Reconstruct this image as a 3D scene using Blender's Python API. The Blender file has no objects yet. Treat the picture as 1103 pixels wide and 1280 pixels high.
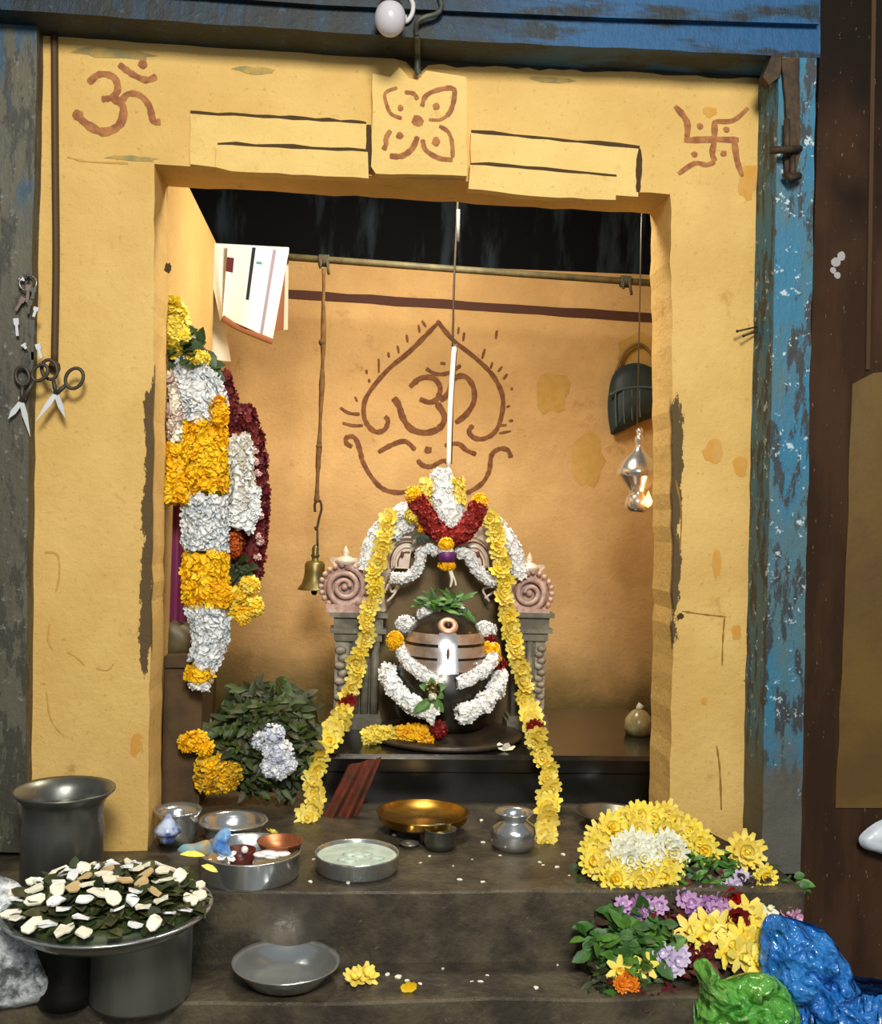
import bpy, math, random
from mathutils import Vector, Matrix, Quaternion, noise
random.seed(7)
R = math.radians
scene = bpy.context.scene
COL = scene.collection
scene.view_settings.view_transform = 'Standard'
scene.view_settings.look = 'None'
scene.view_settings.exposure = 0.0

# ------------------------------------------------------------------ camera
F = 1300.0
YAW, ROLL, CH, CD = R(5.2), R(1.7), 0.82, 2.5
fw = Vector((math.sin(YAW), math.cos(YAW), 0))
r0 = Vector((math.cos(YAW), -math.sin(YAW), 0))
up = Vector((0, 0, 1))
rc = r0 * math.cos(ROLL) + up * math.sin(ROLL)
uc = -r0 * math.sin(ROLL) + up * math.cos(ROLL)
CAM = Vector((0, -CD, CH))
cd = bpy.data.cameras.new('camera')
cam = bpy.data.objects.new('camera', cd)
COL.objects.link(cam)
cd.sensor_fit = 'HORIZONTAL'
cd.sensor_width = 36
cd.lens = 36 * F / 1103
m = Matrix((rc, uc, -fw)).transposed().to_4x4()
m.translation = CAM
cam.matrix_world = m
scene.camera = cam

def ray(px, py):
    return fw + rc * ((px - 551.5) / F) + uc * ((640 - py) / F)
def S(px, py, Y):                       # pixel -> point in the upright plane y = Y
    d = ray(px, py); t = (Y - CAM.y) / d.y
    return CAM + d * t
def SZ(px, py, z):                      # pixel -> point on the level plane z
    d = ray(px, py); t = (z - CAM.z) / d.z
    return CAM + d * t
def sc(Y):                              # metres per pixel near plane Y
    return (Y + CD) / F

# ------------------------------------------------------------------ materials
def lin(c):
    out = []
    for v in c:
        v /= 255.0
        out.append(v / 12.92 if v <= 0.04045 else ((v + 0.055) / 1.055) ** 2.4)
    return (*out, 1)

class NT:
    def __init__(s, name):
        s.m = bpy.data.materials.new(name); s.m.use_nodes = True
        s.t = s.m.node_tree; s.n = s.t.nodes; s.b = s.n['Principled BSDF']
        s.tc = s.n.new('ShaderNodeTexCoord')
    def link(s, a, b): s.t.links.new(a, b)
    def noise(s, scale, detail=4, rough=.6, stretch=None, kind='Object'):
        src = s.tc.outputs[kind]
        if stretch:
            mp = s.n.new('ShaderNodeMapping'); mp.inputs['Scale'].default_value = stretch
            s.link(src, mp.inputs['Vector']); src = mp.outputs[0]
        nz = s.n.new('ShaderNodeTexNoise'); nz.inputs['Scale'].default_value = scale
        nz.inputs['Detail'].default_value = detail; nz.inputs['Roughness'].default_value = rough
        s.link(src, nz.inputs['Vector'])
        return nz.outputs['Fac']
    def step(s, v, lo, hi):
        mr = s.n.new('ShaderNodeMapRange'); mr.interpolation_type = 'SMOOTHSTEP'
        mr.inputs['From Min'].default_value = lo; mr.inputs['From Max'].default_value = hi
        s.link(v, mr.inputs['Value']); return mr.outputs['Result']
    def mix(s, fac, a, b):
        mx = s.n.new('ShaderNodeMix'); mx.data_type = 'RGBA'
        if isinstance(fac, float): mx.inputs[0].default_value = fac
        else: s.link(fac, mx.inputs[0])
        for v, k in ((a, 6), (b, 7)):
            if isinstance(v, tuple): mx.inputs[k].default_value = v
            else: s.link(v, mx.inputs[k])
        return mx.outputs[2]
    def math(s, op, a, b=0.0, c=None):
        mm = s.n.new('ShaderNodeMath'); mm.operation = op
        for i, v in enumerate((a, b, c)):
            if v is None: continue
            if isinstance(v, (int, float)): mm.inputs[i].default_value = v
            else: s.link(v, mm.inputs[i])
        return mm.outputs[0]
    def xyz(s):
        sp = s.n.new('ShaderNodeSeparateXYZ'); g = s.n.new('ShaderNodeNewGeometry')
        s.link(g.outputs['Position'], sp.inputs[0]); return sp.outputs
    def bump(s, h, strength=.4, dist=.01):
        bp = s.n.new('ShaderNodeBump'); bp.inputs['Strength'].default_value = strength
        bp.inputs['Distance'].default_value = dist
        s.link(h, bp.inputs['Height']); s.link(bp.outputs[0], s.b.inputs['Normal'])
    def color(s, c):
        if isinstance(c, tuple): s.b.inputs['Base Color'].default_value = c
        else: s.link(c, s.b.inputs['Base Color'])

def mat(name, col, rough=.6, metal=0, col2=None, scale=12, bump=0, bscale=60, emit=None, es=1, trans=0, sss=0, stretch=None):
    k = NT(name)
    c = lin(col)
    if col2:
        k.color(k.mix(k.step(k.noise(scale, stretch=stretch), .35, .65), c, lin(col2)))
    else:
        k.color(c)
    k.b.inputs['Roughness'].default_value = rough
    k.b.inputs['Metallic'].default_value = metal
    if bump: k.bump(k.noise(bscale), bump, .004)
    if emit:
        k.b.inputs['Emission Color'].default_value = lin(emit); k.b.inputs['Emission Strength'].default_value = es
    if trans: k.b.inputs['Transmission Weight'].default_value = trans
    if sss:
        k.b.inputs['Subsurface Weight'].default_value = sss; k.b.inputs['Subsurface Radius'].default_value = (.01, .008, .005)
    return k.m

def plaster(name, base, light, dirt, edges=(), dirt_amt=.6, edge_col=(92, 72, 40), top=None, low=None):
    k = NT(name)
    c = k.mix(k.step(k.noise(3.2, 5), .35, .68), lin(base), lin(light))
    c = k.mix(k.math('MULTIPLY', k.step(k.noise(9, 6, .7), .60, .74), dirt_amt), c, lin(dirt))
    c = k.mix(k.math('MULTIPLY', k.step(k.noise(70, 4, .7), .58, .70), dirt_amt * .75), c, lin(dirt))
    pos = k.xyz()
    for ex, w, z0, z1 in edges:          # chipped corners
        d = k.math('ABSOLUTE', k.math('SUBTRACT', pos[0], ex))
        nn = k.noise(26, 6, .75, stretch=(1, 1, .5))
        zz = k.math('MULTIPLY', k.step(pos[2], z0 - .12, z0 + .12), k.math('SUBTRACT', 1.0, k.step(pos[2], z1 - .12, z1 + .12)))
        wid = k.math('MULTIPLY', k.math('SUBTRACT', k.math('MULTIPLY', nn, zz), .27), w * 4.2)
        msk = k.step(k.math('SUBTRACT', wid, d), 0.0, w * .12)
        zz = 1.0
        zz = k.math('MULTIPLY', zz, k.math('SUBTRACT', 1.0, k.step(pos[1], .012, .03)))
        c = k.mix(k.math('MULTIPLY', msk, zz), c, lin(edge_col))
    if low:                              # grime creeping up from below
        zc, zh, lc = low
        g = k.math('SUBTRACT', 1.0, k.step(k.math('ADD', pos[2], k.math('MULTIPLY', k.noise(5, 5), zh)), zc, zc + zh))
        c = k.mix(g, c, lin(lc))
    k.color(c)
    k.b.inputs['Roughness'].default_value = .82
    h = k.math('ADD', k.math('MULTIPLY', k.noise(60, 6, .7), .5), k.noise(9, 5))
    k.bump(h, .55, .012)
    return k.m

def peeling(name, cols, spec, rough=.6):
    k = NT(name)
    n1 = k.noise(5, 6, .65, stretch=(2, 2, .5)); n2 = k.noise(14, 6, .7, stretch=(2, 2, .6)); n3 = k.noise(38, 5, .7)
    c = k.mix(k.step(n1, .40, .60), lin(cols[0]), lin(cols[1]))
    c = k.mix(k.step(n2, .50, .56), c, lin(cols[2]))
    c = k.mix(k.math('MULTIPLY', k.step(n3, .60, .65), spec), c, lin(cols[3]))
    k.color(c); k.b.inputs['Roughness'].default_value = rough
    k.bump(k.math('ADD', n2, n3), .5, .006)
    return k

# ------------------------------------------------------------------ mesh builder
class MB:
    def __init__(s): s.v = []; s.f = []; s.mi = []; s.sm = []
    def add(s, vs, fs, m=0, smooth=True):
        o = len(s.v); s.v += [Vector(v) for v in vs]
        for f in fs: s.f.append([i + o for i in f]); s.mi.append(m); s.sm.append(smooth)
    def box(s, lo, hi, m=0):
        x0, y0, z0 = lo; x1, y1, z1 = hi
        s.add([(x0,y0,z0),(x1,y0,z0),(x1,y1,z0),(x0,y1,z0),(x0,y0,z1),(x1,y0,z1),(x1,y1,z1),(x0,y1,z1)],
              [(0,3,2,1),(4,5,6,7),(0,1,5,4),(1,2,6,5),(2,3,7,6),(3,0,4,7)], m, False)
    def prism(s, front, back, m=0):      # two matching loops
        n = len(front)
        s.add(list(front) + list(back), [tuple(range(n)), tuple(range(2*n-1, n-1, -1))] +
              [(i, i+n, (i+1) % n + n, (i+1) % n) for i in range(n)], m, False)
    def lathe(s, prof, c=(0,0,0), seg=28, m=0, a0=0, a1=2*math.pi, axis=None):
        full = abs(a1 - a0 - 2*math.pi) < 1e-6
        k = seg if full else seg + 1
        vs = []; c = Vector(c)
        q = axis.to_track_quat('Z', 'Y') if axis is not None else None
        for r, z in prof:
            for i in range(k):
                a = a0 + (a1 - a0) * i / seg
                p = Vector((r*math.cos(a), r*math.sin(a), z))
                if q: p = q @ p
                vs.append(c + p)
        fs = []
        for j in range(len(prof) - 1):
            for i in range(seg):
                i2 = (i+1) % k if full else i+1
                fs.append((j*k+i, j*k+i2, (j+1)*k+i2, (j+1)*k+i))
        s.add(vs, fs, m)
    def tube(s, pts, r, seg=8, m=0, closed=False, jitter=0, flat=None):
        pts = [Vector(p) for p in pts]; n = len(pts)
        vs = []; nrm = None
        for i, p in enumerate(pts):
            a = pts[(i-1) % n] if (closed or i > 0) else p
            b = pts[(i+1) % n] if (closed or i < n-1) else p
            t = (b - a).normalized() if (b-a).length > 1e-9 else Vector((0,0,1))
            if nrm is None:
                nrm = t.orthogonal().normalized()
            nrm = (nrm - t * nrm.dot(t)); nrm = nrm.normalized() if nrm.length > 1e-6 else t.orthogonal().normalized()
            bn = t.cross(nrm)
            rr = r(i/(max(1, n-1))) if callable(r) else r
            for k in range(seg):
                an = 2*math.pi*k/seg
                q = (nrm*math.cos(an) + bn*math.sin(an)) * rr * (1 + random.uniform(-jitter, jitter))
                if flat is not None: q = q - flat * q.dot(flat) * .75
                vs.append(p + q)
        fs = []
        for i in range(n if closed else n-1):
            j = (i+1) % n
            for k in range(seg): fs.append((i*seg+k, i*seg+(k+1) % seg, j*seg+(k+1) % seg, j*seg+k))
        if not closed:
            fs.append(tuple(range(seg-1, -1, -1))); fs.append(tuple(range((n-1)*seg, n*seg)))
        s.add(vs, fs, m)
    def ball(s, c, r, m=0, seg=10, rings=6, sq=(1,1,1)):
        c = Vector(c); vs = [c + Vector((0,0,-r*sq[2]))]
        for j in range(1, rings):
            t = math.pi*j/rings
            for i in range(seg):
                a = 2*math.pi*i/seg
                vs.append(c + Vector((r*sq[0]*math.sin(t)*math.cos(a), r*sq[1]*math.sin(t)*math.sin(a), -r*sq[2]*math.cos(t))))
        vs.append(c + Vector((0,0,r*sq[2]))); L = len(vs)-1
        fs = [(0, 1+(i+1) % seg, 1+i) for i in range(seg)]
        for j in range(rings-2):
            for i in range(seg):
                a = 1+j*seg+i; b = 1+j*seg+(i+1) % seg
                fs.append((a, b, b+seg, a+seg))
        o = 1+(rings-2)*seg
        fs += [(L, o+i, o+(i+1) % seg) for i in range(seg)]
        s.add(vs, fs, m)
    def petal(s, c, d, n, ln, w, m=0, curl=.25):   # small cupped petal, root at c, along d, facing n
        c = Vector(c); d = Vector(d).normalized(); n = Vector(n); n = (n - d*n.dot(d))
        n = n.normalized() if n.length > 1e-6 else d.orthogonal().normalized()
        x = d.cross(n)
        s.add([c - x*w*.18, c + x*w*.18, c + d*ln*.55 + x*w*.5 + n*ln*curl*.3, c + d*ln + x*w*.22 + n*ln*curl,
               c + d*ln - x*w*.22 + n*ln*curl, c + d*ln*.55 - x*w*.5 + n*ln*curl*.3, c + d*ln*.55],
              [(0,1,2,6),(0,6,5),(6,2,3),(6,3,4),(6,4,5)], m)
    def leaf(s, c, d, n, ln, w, m=0, bend=.2):
        c = Vector(c); d = Vector(d).normalized(); n = Vector(n); n = (n - d*n.dot(d))
        n = n.normalized() if n.length > 1e-6 else d.orthogonal().normalized()
        x = d.cross(n); rows = []
        for t, ww in ((0,.08),(.3,.8),(.6,.9),(.85,.5),(1,.04)):
            b = n * (-bend*ln*t*t); cc = c + d*ln*t + b
            rows += [cc - x*w*.5*ww + n*w*.15*ww, cc, cc + x*w*.5*ww + n*w*.15*ww]
        fs = []
        for j in range(4):
            for k in range(2): fs.append((j*3+k, j*3+k+1, j*3+k+4, j*3+k+3))
        s.add(rows, fs, m)
    def mesh(s, name, mats):
        me = bpy.data.meshes.new(name)
        me.from_pydata([tuple(v) for v in s.v], [], s.f)
        mats = mats if isinstance(mats, (list, tuple)) else [mats]
        for mm in mats: me.materials.append(mm)
        me.polygons.foreach_set('material_index', s.mi)
        me.polygons.foreach_set('use_smooth', s.sm)
        me.update(); return me
    def build(s, name, mats, parent=None, at=None):
        if at is not None:
            at = Vector(at); s.v = [v - at for v in s.v]
        elif parent is not None and parent.type == 'EMPTY':
            w = world_loc(parent); s.v = [v - w for v in s.v]
        elif parent is not None:
            w = world_loc(parent); s.v = [v - w for v in s.v]
        o = bpy.data.objects.new(name, s.mesh(name, mats)); COL.objects.link(o)
        if at is not None: o.location = at
        if parent is not None: o.parent = parent
        return o

def world_loc(o):
    v = Vector(o.location); p = o.parent
    while p is not None: v = v + p.location; p = p.parent
    return v
def tag(o, label=None, cat=None, group=None, kind=None):
    if label: o['label'] = label
    if cat: o['category'] = cat
    if group: o['group'] = group
    if kind: o['kind'] = kind
    return o
def thing(name, label, cat, loc, group=None):
    o = bpy.data.objects.new(name, None); COL.objects.link(o); o.location = Vector(loc); o.empty_display_size = .05
    return tag(o, label, cat, group)
def base_of(mb):
    n = len(mb.v); zs = min(v.z for v in mb.v)
    return Vector((sum(v.x for v in mb.v)/n, sum(v.y for v in mb.v)/n, zs))
def solo(name, mb, mats, label, cat, group=None):   # a thing of one mesh, origin at its base
    return tag(mb.build(name, mats, at=base_of(mb)), label, cat, group)
def struct(name, mb, mats):
    return tag(mb.build(name, mats), kind='structure')
def copy_part(src, parent, loc, quat=None, scale=None, name=None):
    c = src.copy(); COL.objects.link(c); c.parent = parent; c.location = loc
    if quat is not None: c.rotation_mode = 'QUATERNION'; c.rotation_quaternion = quat
    if scale is not None: c.scale = (scale,)*3 if isinstance(scale, (int, float)) else scale
    return c
def smooth(pts, k=6, closed=False):     # Catmull-Rom
    pts = [Vector(p) for p in pts]; n = len(pts); out = []
    if n < 3 and not closed:
        return [pts[0].lerp(pts[-1], i/k) for i in range(k+1)]
    for i in range(n if closed else n-1):
        g = lambda j: pts[j % n] if closed else pts[max(0, min(n-1, j))]
        a, b, c, d = g(i-1), g(i), g(i+1), g(i+2)
        for q in range(k):
            t = q/k
            out.append(.5*((2*b) + (c-a)*t + (2*a-5*b+4*c-d)*t*t + (3*b-a-3*c+d)*t**3))
    if not closed: out.append(pts[-1])
    return out
def pxs(pts, Y): return [S(x, y, Y) for x, y in pts]
def resample(pts, step):
    out = [pts[0].copy()]; acc = 0
    for a, b in zip(pts, pts[1:]):
        L = (b-a).length; pos = step - acc
        while pos <= L:
            out.append(a.lerp(b, pos/L)); pos += step
        acc = L - (pos - step)
    return out
def rough_poly(pts, amp, step, keep=()):            # jagged outline in pixels
    out = []
    for i, (a, b) in enumerate(zip(pts, pts[1:] + pts[:1])):
        out.append(a)
        if i in keep: continue
        L = math.dist(a, b); n = int(L/step)
        for k in range(1, n):
            t = k/n
            nx, ny = -(b[1]-a[1])/L, (b[0]-a[0])/L
            j = random.uniform(-amp, amp)
            out.append((a[0]+(b[0]-a[0])*t + nx*j, a[1]+(b[1]-a[1])*t + ny*j))
    return out
def plate(mb, pts, Yf, Yb, m=0):                    # pixel outline at plane Yf, extruded straight back to Yb
    fr = pxs(pts, Yf); mb.prism(fr, [Vector((p.x, Yb, p.z)) for p in fr], m)
def pillow(mb, pts, Y, thick, crumple=0, freq=18, rings=9, m=0, back=.3, seed=0):
    P = smooth([Vector((x, y, 0)) for x, y in pts], 5, True); n = len(P)
    c = sum(P, Vector())/n; fr = []; bk = []
    for k in range(rings+1):
        t = k/rings
        for p in P:
            q = c.lerp(p, t); w = S(q.x, q.y, Y); h = math.sqrt(max(0, 1-t**2.4))*thick
            nz = noise.turbulence(w*freq + Vector((seed, seed, seed)), 3, False) if crumple else 0
            rz = 1 - abs(noise.noise(w*freq*1.3 + Vector((seed, 9, 3)))) if crumple else 0
            dd = crumple*(nz + rz - 1)*(1 - t*.5)
            fr.append(w + Vector((0, -h - dd, dd*.3))); bk.append(w + Vector((0, h*back, 0)))
    vs = fr + bk; N = (rings+1)*n; fs = []
    for k in range(rings):
        for i in range(n):
            j = (i+1) % n
            fs.append((k*n+i, (k+1)*n+i, (k+1)*n+j, k*n+j))
            fs.append((N+k*n+i, N+k*n+j, N+(k+1)*n+j, N+(k+1)*n+i))
    mb.add(vs, fs, m)
def sheet(mb, q, Y, nx, ny, amp, colfn=None, freq=3, seed=0):   # hanging cloth from 4 pixel corners tl,tr,br,bl
    tl, tr, br, bl = [Vector((*p, 0)) for p in q]; vs = []; fs = []; ms = []
    for j in range(ny+1):
        for i in range(nx+1):
            u, v = i/nx, j/ny
            p = tl.lerp(tr, u).lerp(bl.lerp(br, u), v)
            w = S(p.x, p.y, Y)
            w.y += amp*math.sin(u*freq*6.28 + seed + v)*(.3+.7*v)
            vs.append(w)
    for j in range(ny):
        for i in range(nx):
            mb.add([vs[j*(nx+1)+i], vs[j*(nx+1)+i+1], vs[(j+1)*(nx+1)+i+1], vs[(j+1)*(nx+1)+i]], [(0,3,2,1)],
                   colfn((i+.5)/nx, (j+.5)/ny) if colfn else 0)

def stroke(mb, pts, Y, w, m=0, tick=.0012, k=5, jit=.16):
    P = smooth(pxs(pts, Y), k); n = len(P); vs = []; ww = w*sc(Y)
    for i, p in enumerate(P):
        t = (P[min(n-1, i+1)] - P[max(0, i-1)]); t.y = 0; t = t.normalized()
        x = Vector((t.z, 0, -t.x))*ww*.5*(1+random.uniform(-jit, jit))*(.7 if i in (0, n-1) else 1)
        vs += [p + x + Vector((0, -tick*.3, 0)), p + Vector((0, -tick, 0)), p - x + Vector((0, -tick*.3, 0))]
    mb.add(vs, [f for i in range(n-1) for f in ((i*3, i*3+1, i*3+4, i*3+3), (i*3+1, i*3+2, i*3+5, i*3+4))], m)
def dot(mb, x, y, Y, r, m=0, n=9):
    c = S(x, y, Y); rr = r*sc(Y)
    mb.add([c + Vector((0, -.0012, 0))] + [c + Vector((math.cos(6.283*i/n)*rr*random.uniform(.8, 1.15), -.0003, math.sin(6.283*i/n)*rr*random.uniform(.8, 1.15))) for i in range(n)],
           [(0, 1+i, 1+(i+1) % n) for i in range(n)], m)
# flower kinds ------------------------------------------------------------
def mum_mesh(name, r, mats, rings=((13,1,.12),(11,.8,.42),(9,.58,.8),(6,.36,1.15)), w=.42):
    b = MB()
    for k, (n, f, el) in enumerate(rings):
        for i in range(n):
            a = 2*math.pi*(i + .5*(k % 2) + random.uniform(-.15, .15))/n
            e = el + random.uniform(-.12, .12)
            d = Vector((math.cos(a)*math.cos(e), math.sin(a)*math.cos(e), math.sin(e)))
            b.petal(d*r*.08 + Vector((0,0,r*.05*k)), d, Vector((0,0,1)) if e < 1.3 else Vector((-d.x,-d.y,1)), r*f*random.uniform(.88,1.08), r*w, 0, .22)
    b.ball((0,0,r*.28), r*.2, 1 if len(mats) > 1 else 0, 6, 4)
    b.ball((0,0,0), r*.2, 2 if len(mats) > 2 else 0, 6, 4)
    return b.mesh(name, mats)
def star_mesh(name, r, mats, n=6, w=.5, el=.35):
    b = MB()
    for i in range(n):
        a = 2*math.pi*i/n; d = Vector((math.cos(a)*math.cos(el), math.sin(a)*math.cos(el), math.sin(el)))
        b.petal((0,0,0), d, (0,0,1), r, r*w, 0, -.12)
    for i in range(n-2):
        a = 2*math.pi*(i+.4)/(n-2); d = Vector((math.cos(a)*.5, math.sin(a)*.5, .85))
        b.petal((0,0,r*.05), d, (0,0,1), r*.6, r*w*.8, 0, .1)
    b.ball((0,0,r*.12), r*.15, 1 if len(mats) > 1 else 0, 6, 4)
    return b.mesh(name, mats)
def blossoms(mb, pts, radius, n, size, mats=(0,), front=True, sq=1.0, petals=5):
    """many tiny blossoms packed over a rope"""
    pts = [Vector(p) for p in pts]
    L = [0]
    for a, b in zip(pts, pts[1:]): L.append(L[-1] + (b-a).length)
    for _ in range(n):
        s = random.uniform(0, L[-1]); k = 0
        while k < len(pts)-2 and L[k+1] < s: k += 1
        t = (s-L[k])/max(1e-6, L[k+1]-L[k]); c = pts[k].lerp(pts[k+1], t); ax = (pts[k+1]-pts[k]).normalized()
        rad = radius(s/L[-1]) if callable(radius) else radius
        a = random.uniform(0, 6.283)
        e1 = ax.cross(Vector((0,1,0))); e1 = e1.normalized() if e1.length > 1e-4 else Vector((1,0,0))
        e2 = e1.cross(ax)
        o = e1*math.cos(a) + e2*math.sin(a)*sq
        p = c + o*rad*random.uniform(.8, 1.02); nn = (o + Vector([random.uniform(-.4,.4) for _ in range(3)])).normalized()
        x = nn.orthogonal().normalized(); y = nn.cross(x); m = random.choice(mats)
        th = random.uniform(0, 6.28); sz = size*random.uniform(.75, 1.2)
        for i in range(petals):
            q = th + 6.283*i/petals; d = x*math.cos(q) + y*math.sin(q) + nn*.45
            mb.petal(p, d, nn, sz, sz*.8, m, .1)
def rope(mb, pts, radius, m=0, seg=12, sq=1.0):
    n = len(pts); vs = []
    for i, p in enumerate(pts):
        ax = (pts[min(n-1, i+1)] - pts[max(0, i-1)]).normalized()
        e1 = ax.cross(Vector((0,1,0))); e1 = e1.normalized() if e1.length > 1e-4 else Vector((1,0,0))
        e2 = e1.cross(ax); r = radius(i/(n-1)) if callable(radius) else radius
        for k in range(seg):
            a = 6.28318*k/seg; vs.append(p + e1*math.cos(a)*r + e2*math.sin(a)*r*sq)
    fs = [(i*seg+k, i*seg+(k+1) % seg, (i+1)*seg+(k+1) % seg, (i+1)*seg+k) for i in range(n-1) for k in range(seg)]
    fs += [tuple(range(seg)), tuple(range((n-1)*seg, n*seg))]
    mb.add(vs, fs, m)

# palette ------------------------------------------------------------------
M = {}
M['yellow'] = mat('yellow_petal', (250, 226, 70), .55, col2=(250, 236, 120), scale=60)
M['pale_yellow'] = mat('pale_yellow_petal', (248, 232, 130), .55, col2=(240, 214, 80), scale=60)
M['deep_yellow'] = mat('marigold_petal', (255, 210, 26), .6, col2=(250, 194, 14), scale=60)
M['orange'] = mat('orange_petal', (232, 135, 28), .6)
M['white'] = mat('white_petal', (250, 250, 248), .55, col2=(238, 240, 240), scale=90)
M['cream'] = mat('cream_petal', (250, 247, 230), .55, col2=(240, 234, 206), scale=40)
M['red'] = mat('red_petal', (150, 26, 22), .6, col2=(110, 18, 16), scale=60)
M['maroon'] = mat('maroon_petal', (112, 28, 32), .6, col2=(80, 18, 26), scale=60)
M['purple'] = mat('purple_petal', (190, 138, 192), .55, col2=(164, 112, 172), scale=60)
M['lavender'] = mat('lavender_petal', (212, 198, 226), .55)
M['leaf'] = mat('green_leaf', (62, 110, 38), .5, col2=(40, 78, 26), scale=25)
M['leaf_pale'] = mat('light_green_leaf', (92, 140, 52), .5, col2=(70, 112, 40), scale=25)  # paler green of the leaf itself
M['leaf_dark'] = mat('dark_green_leaf', (52, 66, 24), .55, col2=(34, 44, 18), scale=25)
M['olive'] = mat('olive_leaf', (84, 84, 44), .6, col2=(58, 56, 30), scale=25)
M['stem'] = mat('stem_green', (92, 110, 60), .6)
M['cord'] = mat('string', (140, 120, 60), .8)
M['steel'] = mat('stainless_steel', (206, 210, 210), .2, .88, bump=.05, bscale=30)
M['dull_steel'] = mat('worn_steel', (138, 140, 134), .34, .85, col2=(108, 110, 104), scale=6, stretch=(1,1,.2))
M['black_steel'] = mat('sooty_steel', (40, 40, 37), .4, .8, col2=(58, 57, 52), scale=8)
M['silver'] = mat('polished_silver', (222, 222, 222), .2, .85)
M['brass'] = mat('brass', (196, 158, 72), .3, 1, col2=(150, 112, 48), scale=14)
M['bell'] = mat('aged_brass', (128, 118, 72), .42, .8, col2=(92, 84, 50), scale=16)
M['copper'] = mat('copper', (190, 124, 88), .38, .8, col2=(150, 92, 62), scale=14)
M['iron'] = mat('old_iron', (52, 44, 34), .7, .4, col2=(80, 62, 42), scale=30, bump=.4)
M['black_stone'] = mat('oiled_black_stone', (20, 19, 17), .2, 0, col2=(30, 29, 26), scale=7, bump=.15, bscale=20)
M['lingam'] = mat('polished_black_stone', (30, 27, 23), .22, 0, col2=(42, 37, 30), scale=6)
M['grey_stone'] = mat('carved_grey_stone', (138, 134, 118), .5, 0, col2=(100, 97, 84), scale=14, bump=.4, bscale=40)
M['pale_stone'] = mat('pale_beaded_stone', (176, 166, 148), .6, 0, col2=(134, 126, 110), scale=30, bump=.3)
M['slab'] = mat('brown_back_slab', (128, 108, 70), .6, 0, col2=(108, 88, 56), scale=8, bump=.3)
M['pinkish'] = mat('pinkish_painted_stone', (206, 178, 166), .6, 0, col2=(176, 142, 130), scale=34, bump=.4, bscale=80)
M['ivory'] = mat('ivory_metal', (244, 230, 212), .35, .1, col2=(226, 202, 178), scale=20)
M['rust'] = mat('rust_line', (124, 70, 48), .6)
M['clothwhite'] = mat('white_cloth', (232, 238, 242), .85, bump=.2, bscale=120)
M['clothgrey'] = mat('off_white_cloth', (206, 200, 182), .85)
M['navy'] = mat('navy_stripe', (26, 32, 52), .85)
M['mauve'] = mat('mauve_stripe', (150, 140, 160), .85)
M['teal'] = mat('teal_mark', (70, 150, 160), .85)
M['hem'] = mat('brown_hem', (146, 92, 60), .85)
M['wine'] = mat('wine_patch', (92, 28, 44), .85)
M['paint'] = mat('red_brown_paint', (140, 84, 52), .85, col2=(176, 118, 66), scale=40)
M['paint_dk'] = mat('dark_red_brown_paint', (98, 58, 32), .85, col2=(128, 82, 46), scale=40)
M['stain'] = mat('orange_stain', (208, 148, 58), .85, col2=(204, 158, 80), scale=30)
M['grey_stain'] = mat('grey_stain', (140, 132, 92), .9, col2=(186, 152, 78), scale=24)
M['hole'] = mat('dark_hole', (70, 48, 22), .9)
M['groove'] = mat('dark_groove', (70, 50, 20), .9)

# ------------------------------------------------------------------ the setting
Xj_l = S(190, 640, 0).x; Xj_r = S(841, 640, 0).x
wall_m = plaster('ochre_plaster', (212, 172, 96), (226, 188, 112), (178, 134, 62), dirt_amt=.85,
                 edges=((Xj_r, .022, .45, 1.15), (Xj_l-.006, .017, .4, 1.15), (S(952, 640, 0).x, .010, -.2, .5)), low=None)
lint_m = plaster('ochre_plaster_relief', (224, 188, 110), (234, 202, 126), (186, 142, 74), dirt_amt=.6)
T = .17
b = MB()
lj = rough_poly([(-80, 45), (193, 205), (190, 640), (184, 1068), (-80, 1062)], 1.2, 22, keep=(0, 3, 4))
plate(b, [(-80, -120)] + [(193, -120)] + lj[1:], 0, T)
rj = rough_poly([(838, 243), (1130, 243), (1130, 1082), (836, 1075), (843, 700)], 1.6, 20, keep=(0, 1, 2))
plate(b, rj, 0, T)
plate(b, [(193, -120), (1130, -120), (1130, 243)] + rough_poly([(838, 243), (500, 222), (193, 205)], 1.5, 26, keep=(2,)), 0, T)
wall_front = struct('wall_front', b, wall_m)

# inner room
back_top_l, back_top_r = S(285, 322, 1.5), S(825, 344, 1.5)
sl = (back_top_r.z - back_top_l.z)/(back_top_r.x - back_top_l.x)
ztop = lambda x: back_top_l.z + (x - back_top_l.x)*sl
back_m = plaster('ochre_back_plaster', (186, 148, 94), (204, 166, 110), (156, 116, 62), dirt_amt=.7, low=(.19, .3, (92, 78, 34)))
b = MB()
fr = [Vector((-.6, 1.5, ztop(-.6))), Vector((1.32, 1.5, ztop(1.32))), Vector((1.32, 1.5, -.02)), Vector((-.6, 1.5, -.02))]
b.prism(fr, [p + Vector((0, .12, 0)) for p in fr])
wall_back = struct('wall_back', b, back_m)
k = NT('sooty_upper_wall')
k.color(k.mix(k.step(k.noise(6, 5, .6, stretch=(1.6, 1, .35)), .52, .72), lin((20, 22, 25)), lin((56, 66, 76))))
k.b.inputs['Roughness'].default_value = .9; k.b.inputs['Specular IOR Level'].default_value = .1
sooty = k.m
b = MB(); b.box((-.8, 1.75, 0), (1.5, 1.85, 2.3)); struct('wall_back_upper', b, sooty)
b = MB(); b.box((-.8, T, 2.1), (1.5, 1.85, 2.2)); struct('ceiling', b, sooty)
xl = -.472
side_m = plaster('ochre_side_plaster', (204, 166, 96), (214, 178, 108), (160, 116, 56), dirt_amt=.5, low=(.3, .3, (84, 64, 34)))
b = MB(); b.box((xl-.15, T, -.02), (xl, 1.62, 1.72)); struct('wall_left', b, side_m)
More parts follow.
